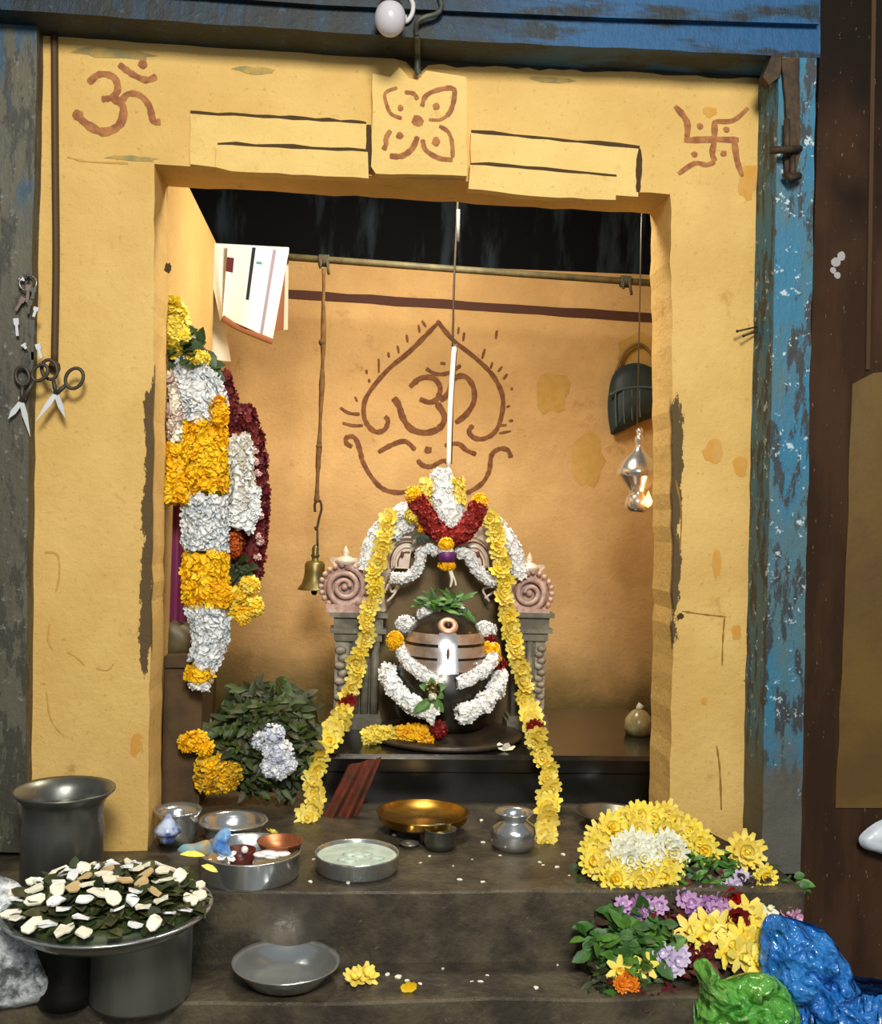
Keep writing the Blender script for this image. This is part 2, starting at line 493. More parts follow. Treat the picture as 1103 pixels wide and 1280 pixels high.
b = MB(); b.box((1.3, T, -.02), (1.4, 1.75, 2.1)); struct('wall_right', b, side_m)

stone = NT('wet_dark_stone')
c_ = stone.mix(stone.step(stone.noise(7, 6, .65), .38, .66), lin((56, 50, 40)), lin((92, 84, 66)))
c_ = stone.mix(stone.step(stone.noise(40, 5, .7), .64, .70), c_, lin((108, 96, 76)))
stone.color(c_); stone.b.inputs['Roughness'].default_value = .42
stone.bump(stone.math('ADD', stone.noise(60, 5), stone.noise(8, 5)), .4, .01)
YS1, YS2 = -.27, -.455
XR = S(1006, 1100, -.27).x
def step_block(name, x0, x1, y0, y1, z0, z1, n=26, amp=.004):
    b = MB(); top = []; bot = []
    for i in range(n+1):
        x = x0 + (x1-x0)*i/n
        top.append(Vector((x, y0 + random.uniform(-amp, amp), z1 + random.uniform(-amp, amp)*.6))); bot.append(Vector((x, y0, z0)))
    bk = [Vector((p.x, y1, z1)) for p in top]; vs = top + bot + bk; N = n+1; fs = []
    edge = [p + Vector((0, .006, .004)) for p in top]
    vs += edge
    for i in range(n):
        fs += [(i, N+i, N+i+1, i+1), (3*N+i, i, i+1, 3*N+i+1), (2*N+i, 3*N+i, 3*N+i+1, 2*N+i+1)]
    b.add(vs, fs, 0, False)
    b.box((x0, y0+.006, z0), (x1, y1, z1-.004))
    return struct(name, b, stone.m)
step_block('floor_threshold', -1.3, XR, YS1, T+.02, -.16, 0)
b = MB(); b.box((-.8, T, -.16), (1.5, 1.85, 0)); struct('floor_inner', b, stone.m)
step_block('floor_step', -1.3, XR, YS2, YS1, -.34, -.15)
b = MB(); b.box((S(-160, 1000, -.3).x, -.335, -.16), (S(140, 1000, -.3).x, YS1-.004, 0)); struct('floor_ledge', b, stone.m)
b = MB(); b.box((-3, -4, -.40), (3, YS2, -.33)); struct('floor', b, stone.m)

# outer timber frame
pk = peeling('peeling_blue_paint', ((40, 112, 144), (74, 106, 114), (50, 56, 58), (186, 204, 210)), .95)
# grey lower down
pos = pk.xyz()
src = pk.b.inputs['Base Color'].links[0].from_socket
g = pk.math('SUBTRACT', 1.0, pk.step(pk.math('ADD', pos[2], pk.math('MULTIPLY', pk.noise(9, 5), .5)), .42, .62))
pk.color(pk.mix(g, src, pk.mix(pk.noise(12), lin((68, 68, 60)), lin((104, 102, 92)))))
b = MB()
po = rough_poly([(975, 20), (1022, 20), (1001, 1092), (952, 1092)], 1.0, 24, keep=(0, 2))
plate(b, po, -.12, 0)
struct('trim_1', b, pk.m)
lk = peeling('dark_worn_post_paint', ((80, 76, 62), (92, 88, 72), (62, 59, 50), (140, 140, 128)), .5)
pos = lk.xyz(); src = lk.b.inputs['Base Color'].links[0].from_socket
g = lk.math('MULTIPLY', lk.step(pos[2], 1.38, 1.6), lk.step(lk.noise(7, 5, .6, stretch=(2, 2, .5)), .46, .58))
lk.color(lk.mix(g, src, lin((44, 78, 100))))
b = MB()
plate(b, rough_poly([(-90, 10), (47, 10), (37, 480), (30, 1066), (-90, 1062)], .9, 30, keep=(0, 3, 4)), -.05, 0)
struct('trim_2', b, lk.m)
bk_ = peeling('dark_blue_beam_paint', ((12, 26, 32), (10, 46, 66), (20, 27, 28), (50, 84, 98)), .5)
pos = bk_.xyz(); src = bk_.b.inputs['Base Color'].links[0].from_socket
g = bk_.math('MULTIPLY', bk_.step(pos[0], .15, .5), bk_.step(bk_.noise(8, 5, .6, stretch=(.5, 1, 2)), .40, .52))
bk_.color(bk_.mix(g, src, lin((12, 78, 124))))
b = MB()
plate(b, rough_poly([(-90, -130), (1026, -110), (1026, 72), (560, 50), (36, 14), (-90, 6)], .8, 30, keep=(0, 1, 4, 5)), -.121, 0)
struct('trim_3', b, bk_.m)
b = MB(); plate(b, [(-90, -40), (1024, 0), (1024, 30), (760, 22), (400, 6), (-90, -30)], -.14, -.1195); struct('trim_4', b, bk_.m)
# wall to the right of the frame
mk = NT('maroon_wall_paint')
pos = mk.xyz()
xb = S(1062, 700, -.1).x
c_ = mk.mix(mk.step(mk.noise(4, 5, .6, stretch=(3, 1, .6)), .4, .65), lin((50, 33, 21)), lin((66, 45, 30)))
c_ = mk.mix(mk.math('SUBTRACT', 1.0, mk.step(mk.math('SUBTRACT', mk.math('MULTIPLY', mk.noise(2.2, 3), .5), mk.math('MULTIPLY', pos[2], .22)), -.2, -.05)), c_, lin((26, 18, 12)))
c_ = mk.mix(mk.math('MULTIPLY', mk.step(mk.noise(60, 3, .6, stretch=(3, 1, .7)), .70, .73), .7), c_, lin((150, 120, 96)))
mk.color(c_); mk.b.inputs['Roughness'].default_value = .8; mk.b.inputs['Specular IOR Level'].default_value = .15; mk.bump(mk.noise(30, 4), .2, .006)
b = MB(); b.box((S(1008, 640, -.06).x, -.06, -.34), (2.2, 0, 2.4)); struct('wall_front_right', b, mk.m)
ok = mat('olive_brown_paint', (104, 80, 30), .5, 0, col2=(92, 66, 28), scale=5, bump=.2)
b = MB(); plate(b, rough_poly([(1066, 480), (1093, 466), (1160, 462), (1160, 1010), (1045, 1010), (1056, 760)], 1.2, 40, keep=(1, 2, 3)), -.064, -.055)
o = struct('trim_5', b, ok)
bb = MB()
for x, y in ((1042,338),(1046,328),(1052,320),(1047,344)): dot(bb, x, y, -.0604, random.uniform(4, 7))
bb.build('paint_chip', mat('pale_chip', (160, 158, 156), .7), bpy.data.objects['wall_front_right'])
b = MB(); plate(b, [(1091, -20), (1096, -20), (1088, 462), (1083, 462)], -.066, -.055); struct('trim_6', b, M['hole'])

# band, relief, painted marks, stains on the walls
def z1(pts, ox, oy, s): return [(ox + x*s, oy + y*s) for x, y in pts]

b = MB(); YB = 1.5
plate(b, rough_poly([(200, 355), (285, 357), (825, 392), (1000, 403), (1000, 414), (825, 403), (285, 368), (200, 365)], .8, 30, keep=(3, 7)), YB-.004, YB+.01)
tag(b.build('dark_band', mat('dark_brown_band', (70, 34, 18), .8), wall_back))  # thin dark brown strip across the back wall
b = MB(); Y = YB - .0008; s = 300/1103; Z = lambda p: z1(p, 420, 360, s)
L = [([(465,165),(400,232),(330,300),(240,375),(160,470),(130,535),(135,610),(180,660),(225,650),(240,610),(225,590)], 6),
     ([(465,150),(540,240),(640,320),(720,400),(765,490),(765,570),(740,650),(690,690),(640,690),(612,660),(630,630)], 6),
     ([(340,455),(390,415),(450,415),(480,460),(465,510),(430,525),(385,510)], 7),
     ([(465,530),(500,590),(480,640),(420,665),(350,650),(310,600),(290,540),(265,505)], 8),
     ([(480,520),(520,480),(540,420),(590,405),(630,450),(635,520),(600,580),(550,620)], 7),
     ([(415,370),(460,395),(520,390),(575,355)], 5), ([(480,345),(505,348)], 4),
     ([(75,730),(50,715),(48,690),(75,682),(95,700),(112,750),(125,800),(165,870),(220,925),(300,940),(380,918)], 6),
     ([(600,945),(670,900),(705,840),(715,770),(750,740),(790,745),(805,780)], 6),
     ([(195,755),(260,720),(320,705),(365,745)], 6), ([(500,725),(560,715),(600,745),(645,765)], 6),
     ([(375,790),(400,815),(440,820),(490,795),(520,800)], 6), ([(20,550),(60,575),(110,580)], 4), ([(30,620),(75,632),(125,632)], 4)]
for p, w in L: stroke(b, Z(p), Y, w)
for p in [((395,150),(415,180)),((325,215),(330,250)),((283,265),(290,300)),((240,295),(245,320)),((197,325),(198,390)),((140,375),(142,395)),((152,418),(155,435)),
          ((88,500),(98,522)),((590,205),(585,245)),((685,280),(672,325)),((720,340),(712,370)),((765,360),(745,385)),((788,395),(770,420)),((810,455),(808,470)),
          ((800,540),(785,548)),((815,608),(795,612)),((785,630),(745,632)),((805,658),(750,668)),((565,180),(562,210)),((740,195),(735,235)),((380,170),(385,205))]:
    stroke(b, Z(p), Y, 3.6, k=2)
dot(b, *Z([(425,745)])[0], Y, 5)
tag(b.build('painted_emblem', M['paint_dk'], wall_back), 'red-brown painted leaf outline with an om sign inside')
def blotch(parent, name, x, y, w, h, Y, m, label=None, n=16):
    bb = MB(); c = S(x, y, Y); s = sc(Y); ring = []
    for i in range(n):
        a = 6.283*i/n; rr = random.uniform(.72, 1.1)
        ring.append(c + Vector((math.cos(a)*w*.5*s*rr, -.0004, math.sin(a)*h*.5*s*rr)))
    bb.add([c + Vector((0, -.001, 0))] + ring, [(0, 1+i, 1+(i+1) % n) for i in range(n)])
    return bb.build(name, m, parent)
bl = mat('yellow_blotch', (174, 140, 62), .85, 0, col2=(184, 146, 82), scale=30)
for x, y, w, h in ((690,490,50,60),(735,575,46,80),(800,440,70,60)): blotch(wall_back, 'stain', x, y, w, h, YB-.001, bl)

# lintel relief
def relief(name, outer, dY, parent=wall_front, m=lint_m, amp=.8):
    bb = MB(); plate(bb, rough_poly(outer, amp, 18), -dY, .002); return bb.build(name, m, parent)
relief('lintel_plaque', [(466,92),(488,96),(500,84),(512,98),(522,100),(533,88),(583,96),(584,220),(470,217),(464,208)], .028)
relief('lintel_moulding', [(238,142),(458,155),(460,216),(270,209),(238,205)], .014)
relief('lintel_moulding', [(270,181),(460,190),(461,223),(290,214),(270,209)], .030)
relief('lintel_moulding', [(589,166),(800,186),(798,246),(770,244),(589,225)], .014)
relief('lintel_moulding', [(588,206),(771,221),(770,250),(680,246),(586,236)], .030)
# grooves above the mouldings
b = MB()
for p in ([(238,141),(350,148),(458,154)], [(272,180),(460,189)], [(589,165),(800,185)], [(588,205),(771,220)], [(800,186),(798,240)], [(461,156),(463,214)]):
    stroke(b, p, -.0004 if p[0][0] in (238,589) and p[0][1] in (141,165) else -.0145, 6.5, k=8, jit=.45)
b.build('moulding_groove', M['groove'], wall_front)
# painted om, flower and swastika
b = MB(); Z = lambda p: z1(p, 0, 0, 560/1103); Y = -.0006
for p, w in [([(218,205),(245,183),(280,190),(290,220),(275,240),(250,244)], 8), ([(275,240),(303,262),(296,305),(258,325),(220,310),(188,283)], 10),
             ([(295,255),(315,232),(345,235),(368,262),(378,298),(396,300)], 8), ([(293,158),(325,182),(360,197),(386,188)], 8)]:
    stroke(b, Z(p), Y, w)
dot(b, *Z([(192,283)])[0], Y, 7); dot(b, *Z([(352,158)])[0], Y, 6)
tag(b.build('painted_om', M['paint'], wall_front), 'red-brown painted om sign on the left end of the lintel')
b = MB(); Z = lambda p: z1(p, 780, 60, 260/1103)
for p, w in [([(320,490),(465,485),(610,488)], 8), ([(482,385),(480,490),(470,560),(485,600)], 8), ([(335,485),(335,390),(272,308)], 8),
             ([(588,500),(602,600),(632,682)], 8), ([(482,388),(580,385),(660,318)], 6), ([(485,602),(440,620),(375,612),(290,668)], 6)]:
    stroke(b, Z(p), Y, w, k=4)
for x, y in ((405,415),(545,432),(375,565),(530,560)): dot(b, *Z([(x, y)])[0], Y, 4.5)
tag(b.build('painted_swastika', M['paint'], wall_front), 'red-brown painted Hindu swastika with four dots on the right end of the lintel')
b = MB(); Z = lambda p: z1(p, 420, 0, 200/1067); Y = -.0288
for p, w in [([(440,790),(370,760),(340,700),(330,620),(410,585)], 4.5), ([(460,615),(520,625),(545,665)], 5), ([(575,710),(600,640),(680,600),(780,590),(790,650),(770,730),(740,775)], 6),
             ([(620,797),(690,800),(740,775)], 4), ([(365,870),(335,920),(335,960),(318,1000)], 6), ([(360,1040),(440,1040),(510,990),(545,910)], 7),
             ([(578,930),(600,1000),(690,1055),(780,1065)], 6), ([(690,840),(750,880),(775,950),(780,1050)], 5)]:
    stroke(b, Z(p), Y, w)
for x, y, r in ((430,720,4),(670,710,5),(425,905,5),(670,945,6),(545,805,8)): dot(b, *Z([(x, y)])[0], Y, r)
tag(b.build('painted_flower', M['paint'], wall_front), 'red-brown painted four-petalled flower on the lintel plaque')
for x, y, w, h, mm in ((892,564,28,32,'stain'),(926,583,22,28,'stain'),(896,705,12,40,'stain'),(921,790,14,22,'stain'),(881,876,10,12,'stain'),(851,770,9,9,'hole'),
                       (935,225,30,50,'stain'),(888,140,22,14,'stain'),(318,88,52,10,'grey_stain'),(140,66,110,16,'grey_stain'),(690,100,60,8,'grey_stain'),(165,198,70,7,'grey_stain'),(170,930,16,30,'stain'),(210,335,10,14,'hole')):
    blotch(wall_front, 'stain', x, y, w, h, -.0006, M[mm])
# notch of old iron in the top edge
b = MB(); plate(b, rough_poly([(28, 8), (1000, 62), (1000, 104), (958, 98), (760, 88), (590, 82), (536, 80), (523, 92), (508, 76), (470, 66), (300, 56), (78, 38), (40, 36)], 2.2, 14, keep=(0, 1, 12)), -.006, .0)
struct('trim_7', b, mat('sooty_timber', (34, 32, 24), .8, 0, col2=(56, 50, 36), scale=14, bump=.4))

b = MB()
for p in ([(853,764),(880,768),(908,771)], [(906,772),(904,800),(903,832)], [(896,932),(900,960),(902,1012)], [(930,850),(944,858),(952,860)], [(845,600),(852,640),(850,690)]):
    stroke(b, p, -.0006, 2.2, k=6, jit=.5)
b.build('plaster_crack', mat('crack_brown', (150, 108, 44), .9), wall_front)
b = MB()
for p in ([(56,690),(72,694),(74,720),(70,740)], [(62,780),(60,800),(66,812)], [(84,815),(96,822),(106,832)], [(120,835),(134,838),(142,830)], [(58,865),(64,900),(80,920)], [(84,196),(110,202),(160,204)]):
    stroke(b, p, -.0006, 2.2, k=6, jit=.6)
b.build('plaster_crack', mat('crack_ochre', (196, 152, 80), .9), wall_front)
# nails on the right jamb
for i, (x0, y0, x1, y1) in enumerate(((958, 406, 922, 414), (957, 411, 930, 420))):
    b = MB(); b.tube([S(x0, y0, -.002), S(x1, y1, -.035)], .0022, 6); b.ball(S(x1, y1, -.035), .0038, 0, 8, 5)
    solo('iron_nail', b, M['iron'], ('upper' if i == 0 else 'lower') + ' of two rusty nails in the right jamb beside the blue post', 'nail')

# dark tube standing in for the groove shadow down the left jamb
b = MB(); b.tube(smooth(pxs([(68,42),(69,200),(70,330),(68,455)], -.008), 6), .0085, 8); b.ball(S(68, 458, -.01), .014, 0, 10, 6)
solo('groove_shadow', b, mat('groove_shadow_brown', (78, 56, 24), .7), 'thin dark brown strip standing in for a groove shadow down the outer edge of the left jamb', 'groove shadow')

# scissors and metal bits on the left post
def scissors(label, Y, pivot, tips, rings, cols):
    pv = S(*pivot, Y); t = thing('scissors', label, 'scissors', pv)
    for (tip, ring, mm) in zip(tips, rings, cols):
        bb = MB(); P = S(*tip, Y + random.uniform(-.004, .004)); d = (P-pv).normalized(); x = d.cross(Vector((0,1,0))).normalized()
        w = .0062; th = Vector((0, .0016, 0))
        q = [pv - d*.012 - x*w*.7, pv - d*.012 + x*w*.7, pv + d*.03 + x*w, P, pv + d*.03 - x*w]
        bb.prism([p - th for p in q], [p + th for p in q])
        bl_ = bb.build('blade', M[mm], t)
        rcn = S(*ring[:2], Y); rx, rz, rot = ring[2]*sc(Y), ring[3]*sc(Y), R(ring[4]); loop = []
        for i in range(18):
            a = 6.283*i/18; ex, ez = rx*math.cos(a), rz*math.sin(a)
            loop.append(rcn + Vector((ex*math.cos(rot)-ez*math.sin(rot), 0, ex*math.sin(rot)+ez*math.cos(rot))))
        hb = MB(); hb.tube(loop, .0042, 8, closed=True)
        near = min(loop, key=lambda p: (p-pv).length); hb.tube([near, near.lerp(pv, .5), pv], lambda q: .0042+.002*q, 8)
        hb.build('handle', M['handle'], bl_)
    return t
M['handle'] = mat('dark_plastic_handle', (58, 52, 40), .5)
M['blade'] = mat('bright_steel_blade', (222, 226, 226), .35, .4)
scissors('pair of open scissors with dark loop handles hanging against the left jamb', -.05, (70, 492), ((44, 528), (82, 523)), ((93, 473, 10, 13, -25), (62, 462, 9, 12, 15)), ('blade', 'blade'))
scissors('white-bladed open scissors hanging lower left on the dark post', -.066, (27, 502), ((38, 546), (10, 524)), ((50, 466, 8, 11, -40), (28, 470, 8, 11, 10)), ('blade', 'blade'))
M['key_dull'] = mat('dull_pinkish_metal', (128, 108, 98), .5, .3)
t = thing('key_bunch', 'bunch of dull metal keys and clips hanging on the dark left post', 'keys', S(35, 345, -.07))
b = MB(); b.tube([S(35, 345, -.049), S(35, 345, -.08)], .003, 6); b.tube([S(35 + 11*math.cos(6.283*i/14), 354 + 10*math.sin(6.283*i/14), -.065) for i in range(14)], .0025, 6, closed=True); b.build('ring', M['dull_steel'], t)
for x0, y0, x1, y1, mm in ((30,348,24,350,'blade'),(36,356,34,378,'key_dull'),(42,360,41,374,'dull_steel'),(30,372,20,388,'key_dull'),(38,375,35,392,'dull_steel'),(46,384,42,396,'blade'),(20,398,22,420,'blade'),(29,430,33,436,'blade'),(40,400,41,450,'dull_steel'),(47,430,52,448,'blade'),(40,440,40,468,'dull_steel')):
    bb = MB(); a, c = S(x0, y0, -.065), S(x1, y1, -.065); d = (c-a).normalized(); x = d.cross(Vector((0,1,0))).normalized()
    for u, w in ((0, .008), (1, .0)):
        pass
    q = [a - x*.006, a + x*.006, a.lerp(c, .35) + x*.0055, a.lerp(c, .4) + x*.003, c + x*.003, c - x*.003, a.lerp(c, .4) - x*.003, a.lerp(c, .35) - x*.0055]
    bb.prism([p + Vector((0, -.002, 0)) for p in q], [p + Vector((0, .002, 0)) for p in q]); bb.build('key', M[mm], t)

# iron bolt on the right post
t = thing('door_bolt', 'rusty iron door bolt on the top of the blue post', 'bolt', S(990, 215, -.13))
b = MB(); plate(b, rough_poly([(978, 72), (1000, 72), (1001, 190), (996, 214), (982, 214), (984, 150)], 1.5, 12), -.132, -.118); b.build('strap', M['iron'], t)
b = MB(); b.tube([S(984,150,-.14), S(984,178,-.15), S(985,195,-.14)], .008, 8); b.tube([S(1000,186,-.135), S(985,187,-.16), S(963,188,-.15)], .009, 8); b.build('latch', M['iron'], t)
b = MB(); b.tube([S(982,218,-.14), S(988,222,-.155), S(999,220,-.14)], .009, 8); b.tube([S(991,190,-.135), S(991,226,-.14)], .0075, 8); b.build('staple', M['iron'], t)
b = MB(); plate(b, rough_poly([(966, 68), (980, 66), (976, 95), (962, 106), (954, 96)], 1.2, 9), -.128, -.1); b.build('bracket', M['iron'], t)

# bulb, its flex and the iron hook on the beam
t = thing('light_bulb', 'white globe bulb hanging from the dark blue beam', 'bulb', S(488, 22, -.18))
c = S(488, 23, -.18); rr = 19.5*sc(-.18)
b = MB(); b.ball(c, rr, 0, 22, 14, (1, 1, 1.15)); b.build('globe', mat('frosted_white_glass', (190, 186, 192), .22, emit=(190, 186, 192), es=.08), t)
b = MB(); b.lathe([(0, rr*1.9), (rr*.55, rr*1.9), (rr*.6, rr*1.1), (rr*.75, rr*.85)], c, 16); b.build('holder', M['iron'], t)
b = MB(); b.tube(smooth([S(488,-20,-.16), S(505,-12,-.15), S(516,4,-.14), S(515,18,-.135), S(508,27,-.13), S(506,20,-.122)], 6), .0055, 8)
solo('white_cable', b, mat('white_flex', (200, 198, 196), .5), 'loop of white cable beside the globe bulb', 'cable')
b = MB(); b.tube(smooth([S(548,-6,-.145), S(552,8,-.145), S(546,17,-.145), S(530,22,-.145), S(521,30,-.14), S(521,44,-.128)], 6), .0062, 8); b.tube(smooth([S(521,44,-.128), S(522,54,-.1), S(522,70,-.05), S(522,86,-.04), S(524,93,-.036)], 6), .0075, 8)
solo('iron_hook', b, mat('greenish_iron', (92, 96, 84), .6, .4, col2=(60, 62, 52), scale=30), 'bent grey iron hook hanging from the beam above the painted flower', 'hook')

# ------------------------------------------------------------------ pole, towel, bell, cords
YP = 1.1
b = MB(); pa, pb = S(235, 313, YP), S(860, 357, YP); pa2 = pa + (pb-pa)*-.05; b.tube([Vector((xl+.001, YP, pa.z - (pb.z-pa.z)*.0)), pa.lerp(pb, .5), pb + (pb-pa)*.45], .0125, 10)
pole = solo('clothes_pole', b, mat('grey_green_pole', (104, 96, 66), .6, 0, col2=(80, 72, 48), scale=20), 'grey-green pole slung across the back of the shrine', 'pole')
for bx, bn in ((405, 326), (782, 352)):
    bb = MB(); P = S(bx, bn, YP)
    for k2 in range(5): bb.tube([P + Vector(((k2-2)*.007, math.cos(a)*.017, math.sin(a)*.017)) for a in [6.283*i/10 for i in range(10)]], .005, 6, closed=True)
    for k2 in range(2): bb.tube([P + Vector(((k2-.5)*.02, -.016, 0)), P + Vector(((k2-.5)*.03+.004, -.018, -.03-.02*k2))], .005, 6)
    bb.build('rope_knot', mat('rope_knot_grey', (72, 68, 50), .9), pole)
t = thing('towel', 'white towel with a navy stripe hung over the left end of the pole', 'towel', S(305, 430, YP))
def tcol(u, v):
    if .40 < u < .47 and v < .66: return 1
    if .74 < u < .80: return 2
    if .50 < u < .60 and .16 < v < .21: return 3
    if u < .12 and .18 < v < .36: return 4
    return 0
b = MB(); sheet(b, [(285,306),(361,314),(341,424),(278,396)], YP-.03, 50, 30, .005, tcol, 1.3)
b.build('front_panel', [M['clothwhite'], M['navy'], M['mauve'], M['teal'], M['wine']], t)
b = MB(); pts = smooth(pxs([(278,397),(295,408),(318,418),(341,427)], YP-.028), 5); b.tube(pts, .0105, 8, flat=Vector((0,1,0))); b.build('hem', M['hem'], t)
b = MB(); sheet(b, [(256,308),(292,307),(290,398),(275,400)], YP-.016, 14, 16, .006, None, 1.2, 1); b.build('side_fold', M['clothwhite'], t)
b = MB(); sheet(b, [(256,318),(268,330),(289,452),(256,448)], YP+.016, 12, 16, .006, None, 1.0, 2); b.build('back_panel', M['clothgrey'], t)
b = MB(); sheet(b, [(350,318),(361,316),(360,412),(344,414)], YP+.016, 6, 10, .003, lambda u, v: 1 if u < .6 else 0, .5, 0); b.build('rear_fold', [M['clothgrey'], M['hem']], t)
b = MB(); P0, P1 = S(256, 309, YP), S(361, 315, YP)
b.tube([P0.lerp(P1, i/10) for i in range(11)], .0155, 12); b.build('top_fold', M['clothwhite'], t)

t = thing('temple_bell', 'small brass bell hanging by a knotted dark rope from the pole', 'bell', S(393, 735, YP))
b = MB(); b.tube(smooth(pxs([(405,336),(404,430),(403,470),(400,540),(397,600),(396,628)], YP-.014), 6), lambda q: .0075 - .002*math.sin(q*25), 8, jitter=.12)
b.ball(S(403, 428, YP-.014), .013, 0, 8, 6); b.ball(S(399, 558, YP-.014), .011, 0, 8, 6); b.build('rope', mat('dark_rope', (88, 62, 28), .9, col2=(112, 82, 42), scale=40), t)
b = MB(); b.tube(smooth(pxs([(394,640),(394,629),(400,626),(402,636),(399,648),(396,662),(394,658)], YP-.014), 6), .0042, 8); b.tube(pxs([(397,662),(397,690)], YP-.014), .004, 8); b.build('hook', M['iron'], t)
bc = S(393, 737, YP-.014); s = sc(YP)
bell_prof = [(0,40),(4,40),(4.5,36),(10,35),(12.5,31),(12.5,22),(13.5,14),(16,7),(20.5,1),(21,0),(19,0),(14,7),(11,20),(0,30)]
b = MB(); b.lathe([(r*s, z*s) for r, z in bell_prof], bc, 28); b.lathe([(0, 56*s), (3*s, 54*s), (4.5*s, 50*s), (4*s, 45*s), (5.5*s, 42*s), (4*s, 39*s)], bc, 14); b.build('bell_body', M['bell'], t)
b = MB(); b.tube([bc + Vector((0,0,25*s)), bc + Vector((0,0,-2*s))], .003, 6); b.ball(bc + Vector((0,0,-3*s)), 4*s, 0, 10, 6); b.build('clapper', M['iron'], t)

YC = .8
t = thing('drip_line', 'dark cord with a white lower rod hanging over the stone arch', 'cord', S(560, 582, YC))
b = MB(); b.tube(smooth([S(574, 200, YC), S(572, 262, YC), S(568, 350, YC), S(566, 438, YC)], 6), .0035, 6); b.build('cord', mat('black_cord', (52, 40, 24), .8), t)
b = MB(); b.tube(pxs([(573, 262), (573, 302)], YC-.004), .006, 6); b.build('upper_sleeve', mat('grey_sleeve', (96, 98, 96), .7), t)
b = MB(); b.tube(smooth(pxs([(568, 434), (563, 510), (561, 584)], YC), 6), lambda q: .0085 - .002*abs(q-.5), 8); b.build('white_rod', mat('white_rod', (236, 236, 228), .4), t)
b = MB(); b.tube(pxs([(571, 430), (566, 500), (564, 580)], YC+.008), .0035, 6); b.build('side_wire', M['iron'], t)

# hanging silver lamp
YL = .75
t = thing('hanging_lamp', 'silver oil lamp hanging on a thin wire near the right jamb', 'lamp', S(800, 640, YL))
b = MB(); b.tube(pxs([(806, 200), (802, 280), (797, 532)], YL), .0022, 6); b.build('wire', M['dull_steel'], t)
s = sc(YL); lc = S(797, 640, YL)
prof = [(0,108),(3.5,107),(5.5,103),(3.5,99),(6,96),(7,92),(5,87),(6,82),(9,77),(17,71),(25,63),(29.5,55),(31,51),(31,47.5),(27,44),(19,35),(13,28),(12.5,24),(15,20),(17.5,14),(18,8),(14,2),(10,0),(0,0)]
b = MB(); b.lathe([(r*s*.9, z*s) for r, z in prof], lc, 32); b.build('lamp_body', M['silver'], t)
b = MB(); fc = lc + Vector((9*s, -16*s, 12*s)); b.lathe([(0,-6),(4,-3),(5,2),(3,8),(0,15)] and [(0,-6*s),(4*s,-3*s),(5.5*s,2*s),(3*s,8*s),(0,15*s)], fc, 12)
b.build('flame', mat('flame', (255, 190, 120), .5, emit=(255, 150, 70), es=9), t)

# dark teal bag on the back wall
t = thing('hanging_bag', 'dark teal ribbed bag hung on the back wall behind the silver lamp', 'bag', S(790, 540, 1.44))
b = MB(); bp = [(761,492),(766,470),(780,457),(800,454),(818,462),(826,476),(826,514),(800,528),(768,543),(763,536),(760,514)]
pillow(b, bp, 1.47, .05, .004, 10, 8, back=.5); b.build('bag_body', mat('dark_teal_cloth', (34, 52, 56), .6, 0, col2=(24, 38, 42), scale=10), t)
b = MB(); b.tube(smooth(pxs([(762,494),(780,486),(805,484),(826,486)], 1.425), 5), .006, 6)
for x in (770, 780, 790, 800): b.tube(smooth(pxs([(x, 488), (x, 510), (x+1, 534 - (x-770)*.4)], 1.424), 5), .004, 6)
b.build('piping', mat('teal_piping', (58, 80, 84), .5), t)
b = MB(); b.tube(smooth(pxs([(770,466),(782,440),(800,430),(815,444),(818,464)], 1.48), 6), .006, 8); b.build('strap', mat('olive_strap', (120, 92, 36), .7), t)

# ------------------------------------------------------------------ shrine
ZP = .135
b = MB(); pl = SZ(402, 1004, 0); pfy = .42
xl_p = S(402, 960, pfy).x
prof = [(0, .0), (0, .085), (-.012, .09), (-.012, .125), (.004, ZP)]
x0, x1 = xl_p, 1.02
fr = [];
for dy, z in prof: fr.append((pfy+dy, z))
loop_l = [Vector((x0, y, z)) for y, z in fr] + [Vector((x0, 1.15, ZP)), Vector((x0, 1.15, 0))]
loop_r = [Vector((x1, v.y, v.z)) for v in loop_l]
b.prism(loop_l, loop_r)
# raised oval drip rim on the slab
solo('stone_plinth', b, M['black_stone'], 'long black oiled stone slab carrying the shrine', 'plinth')
YA = .80
b = MB(); s = sc(.66); yc = S(556, 928, .66); yc.z = ZP
b.lathe([(0,.001),(92*s,.001),(96*s,.006),(97*s,.014),(90*s,.018),(72*s,.019),(62*s,.03),(58*s,.034),(0,.034)], yc, 40)
b.box((yc.x+.05, yc.y-.03, ZP+.001), (yc.x+.03, yc.y+.03, ZP+.012)) if False else None
solo('stone_yoni_base', b, mat('worn_yoni_stone', (66, 56, 42), .4, 0, col2=(46, 40, 32), scale=10, bump=.2), 'low round dark stone base under the lingam', 'stone base')
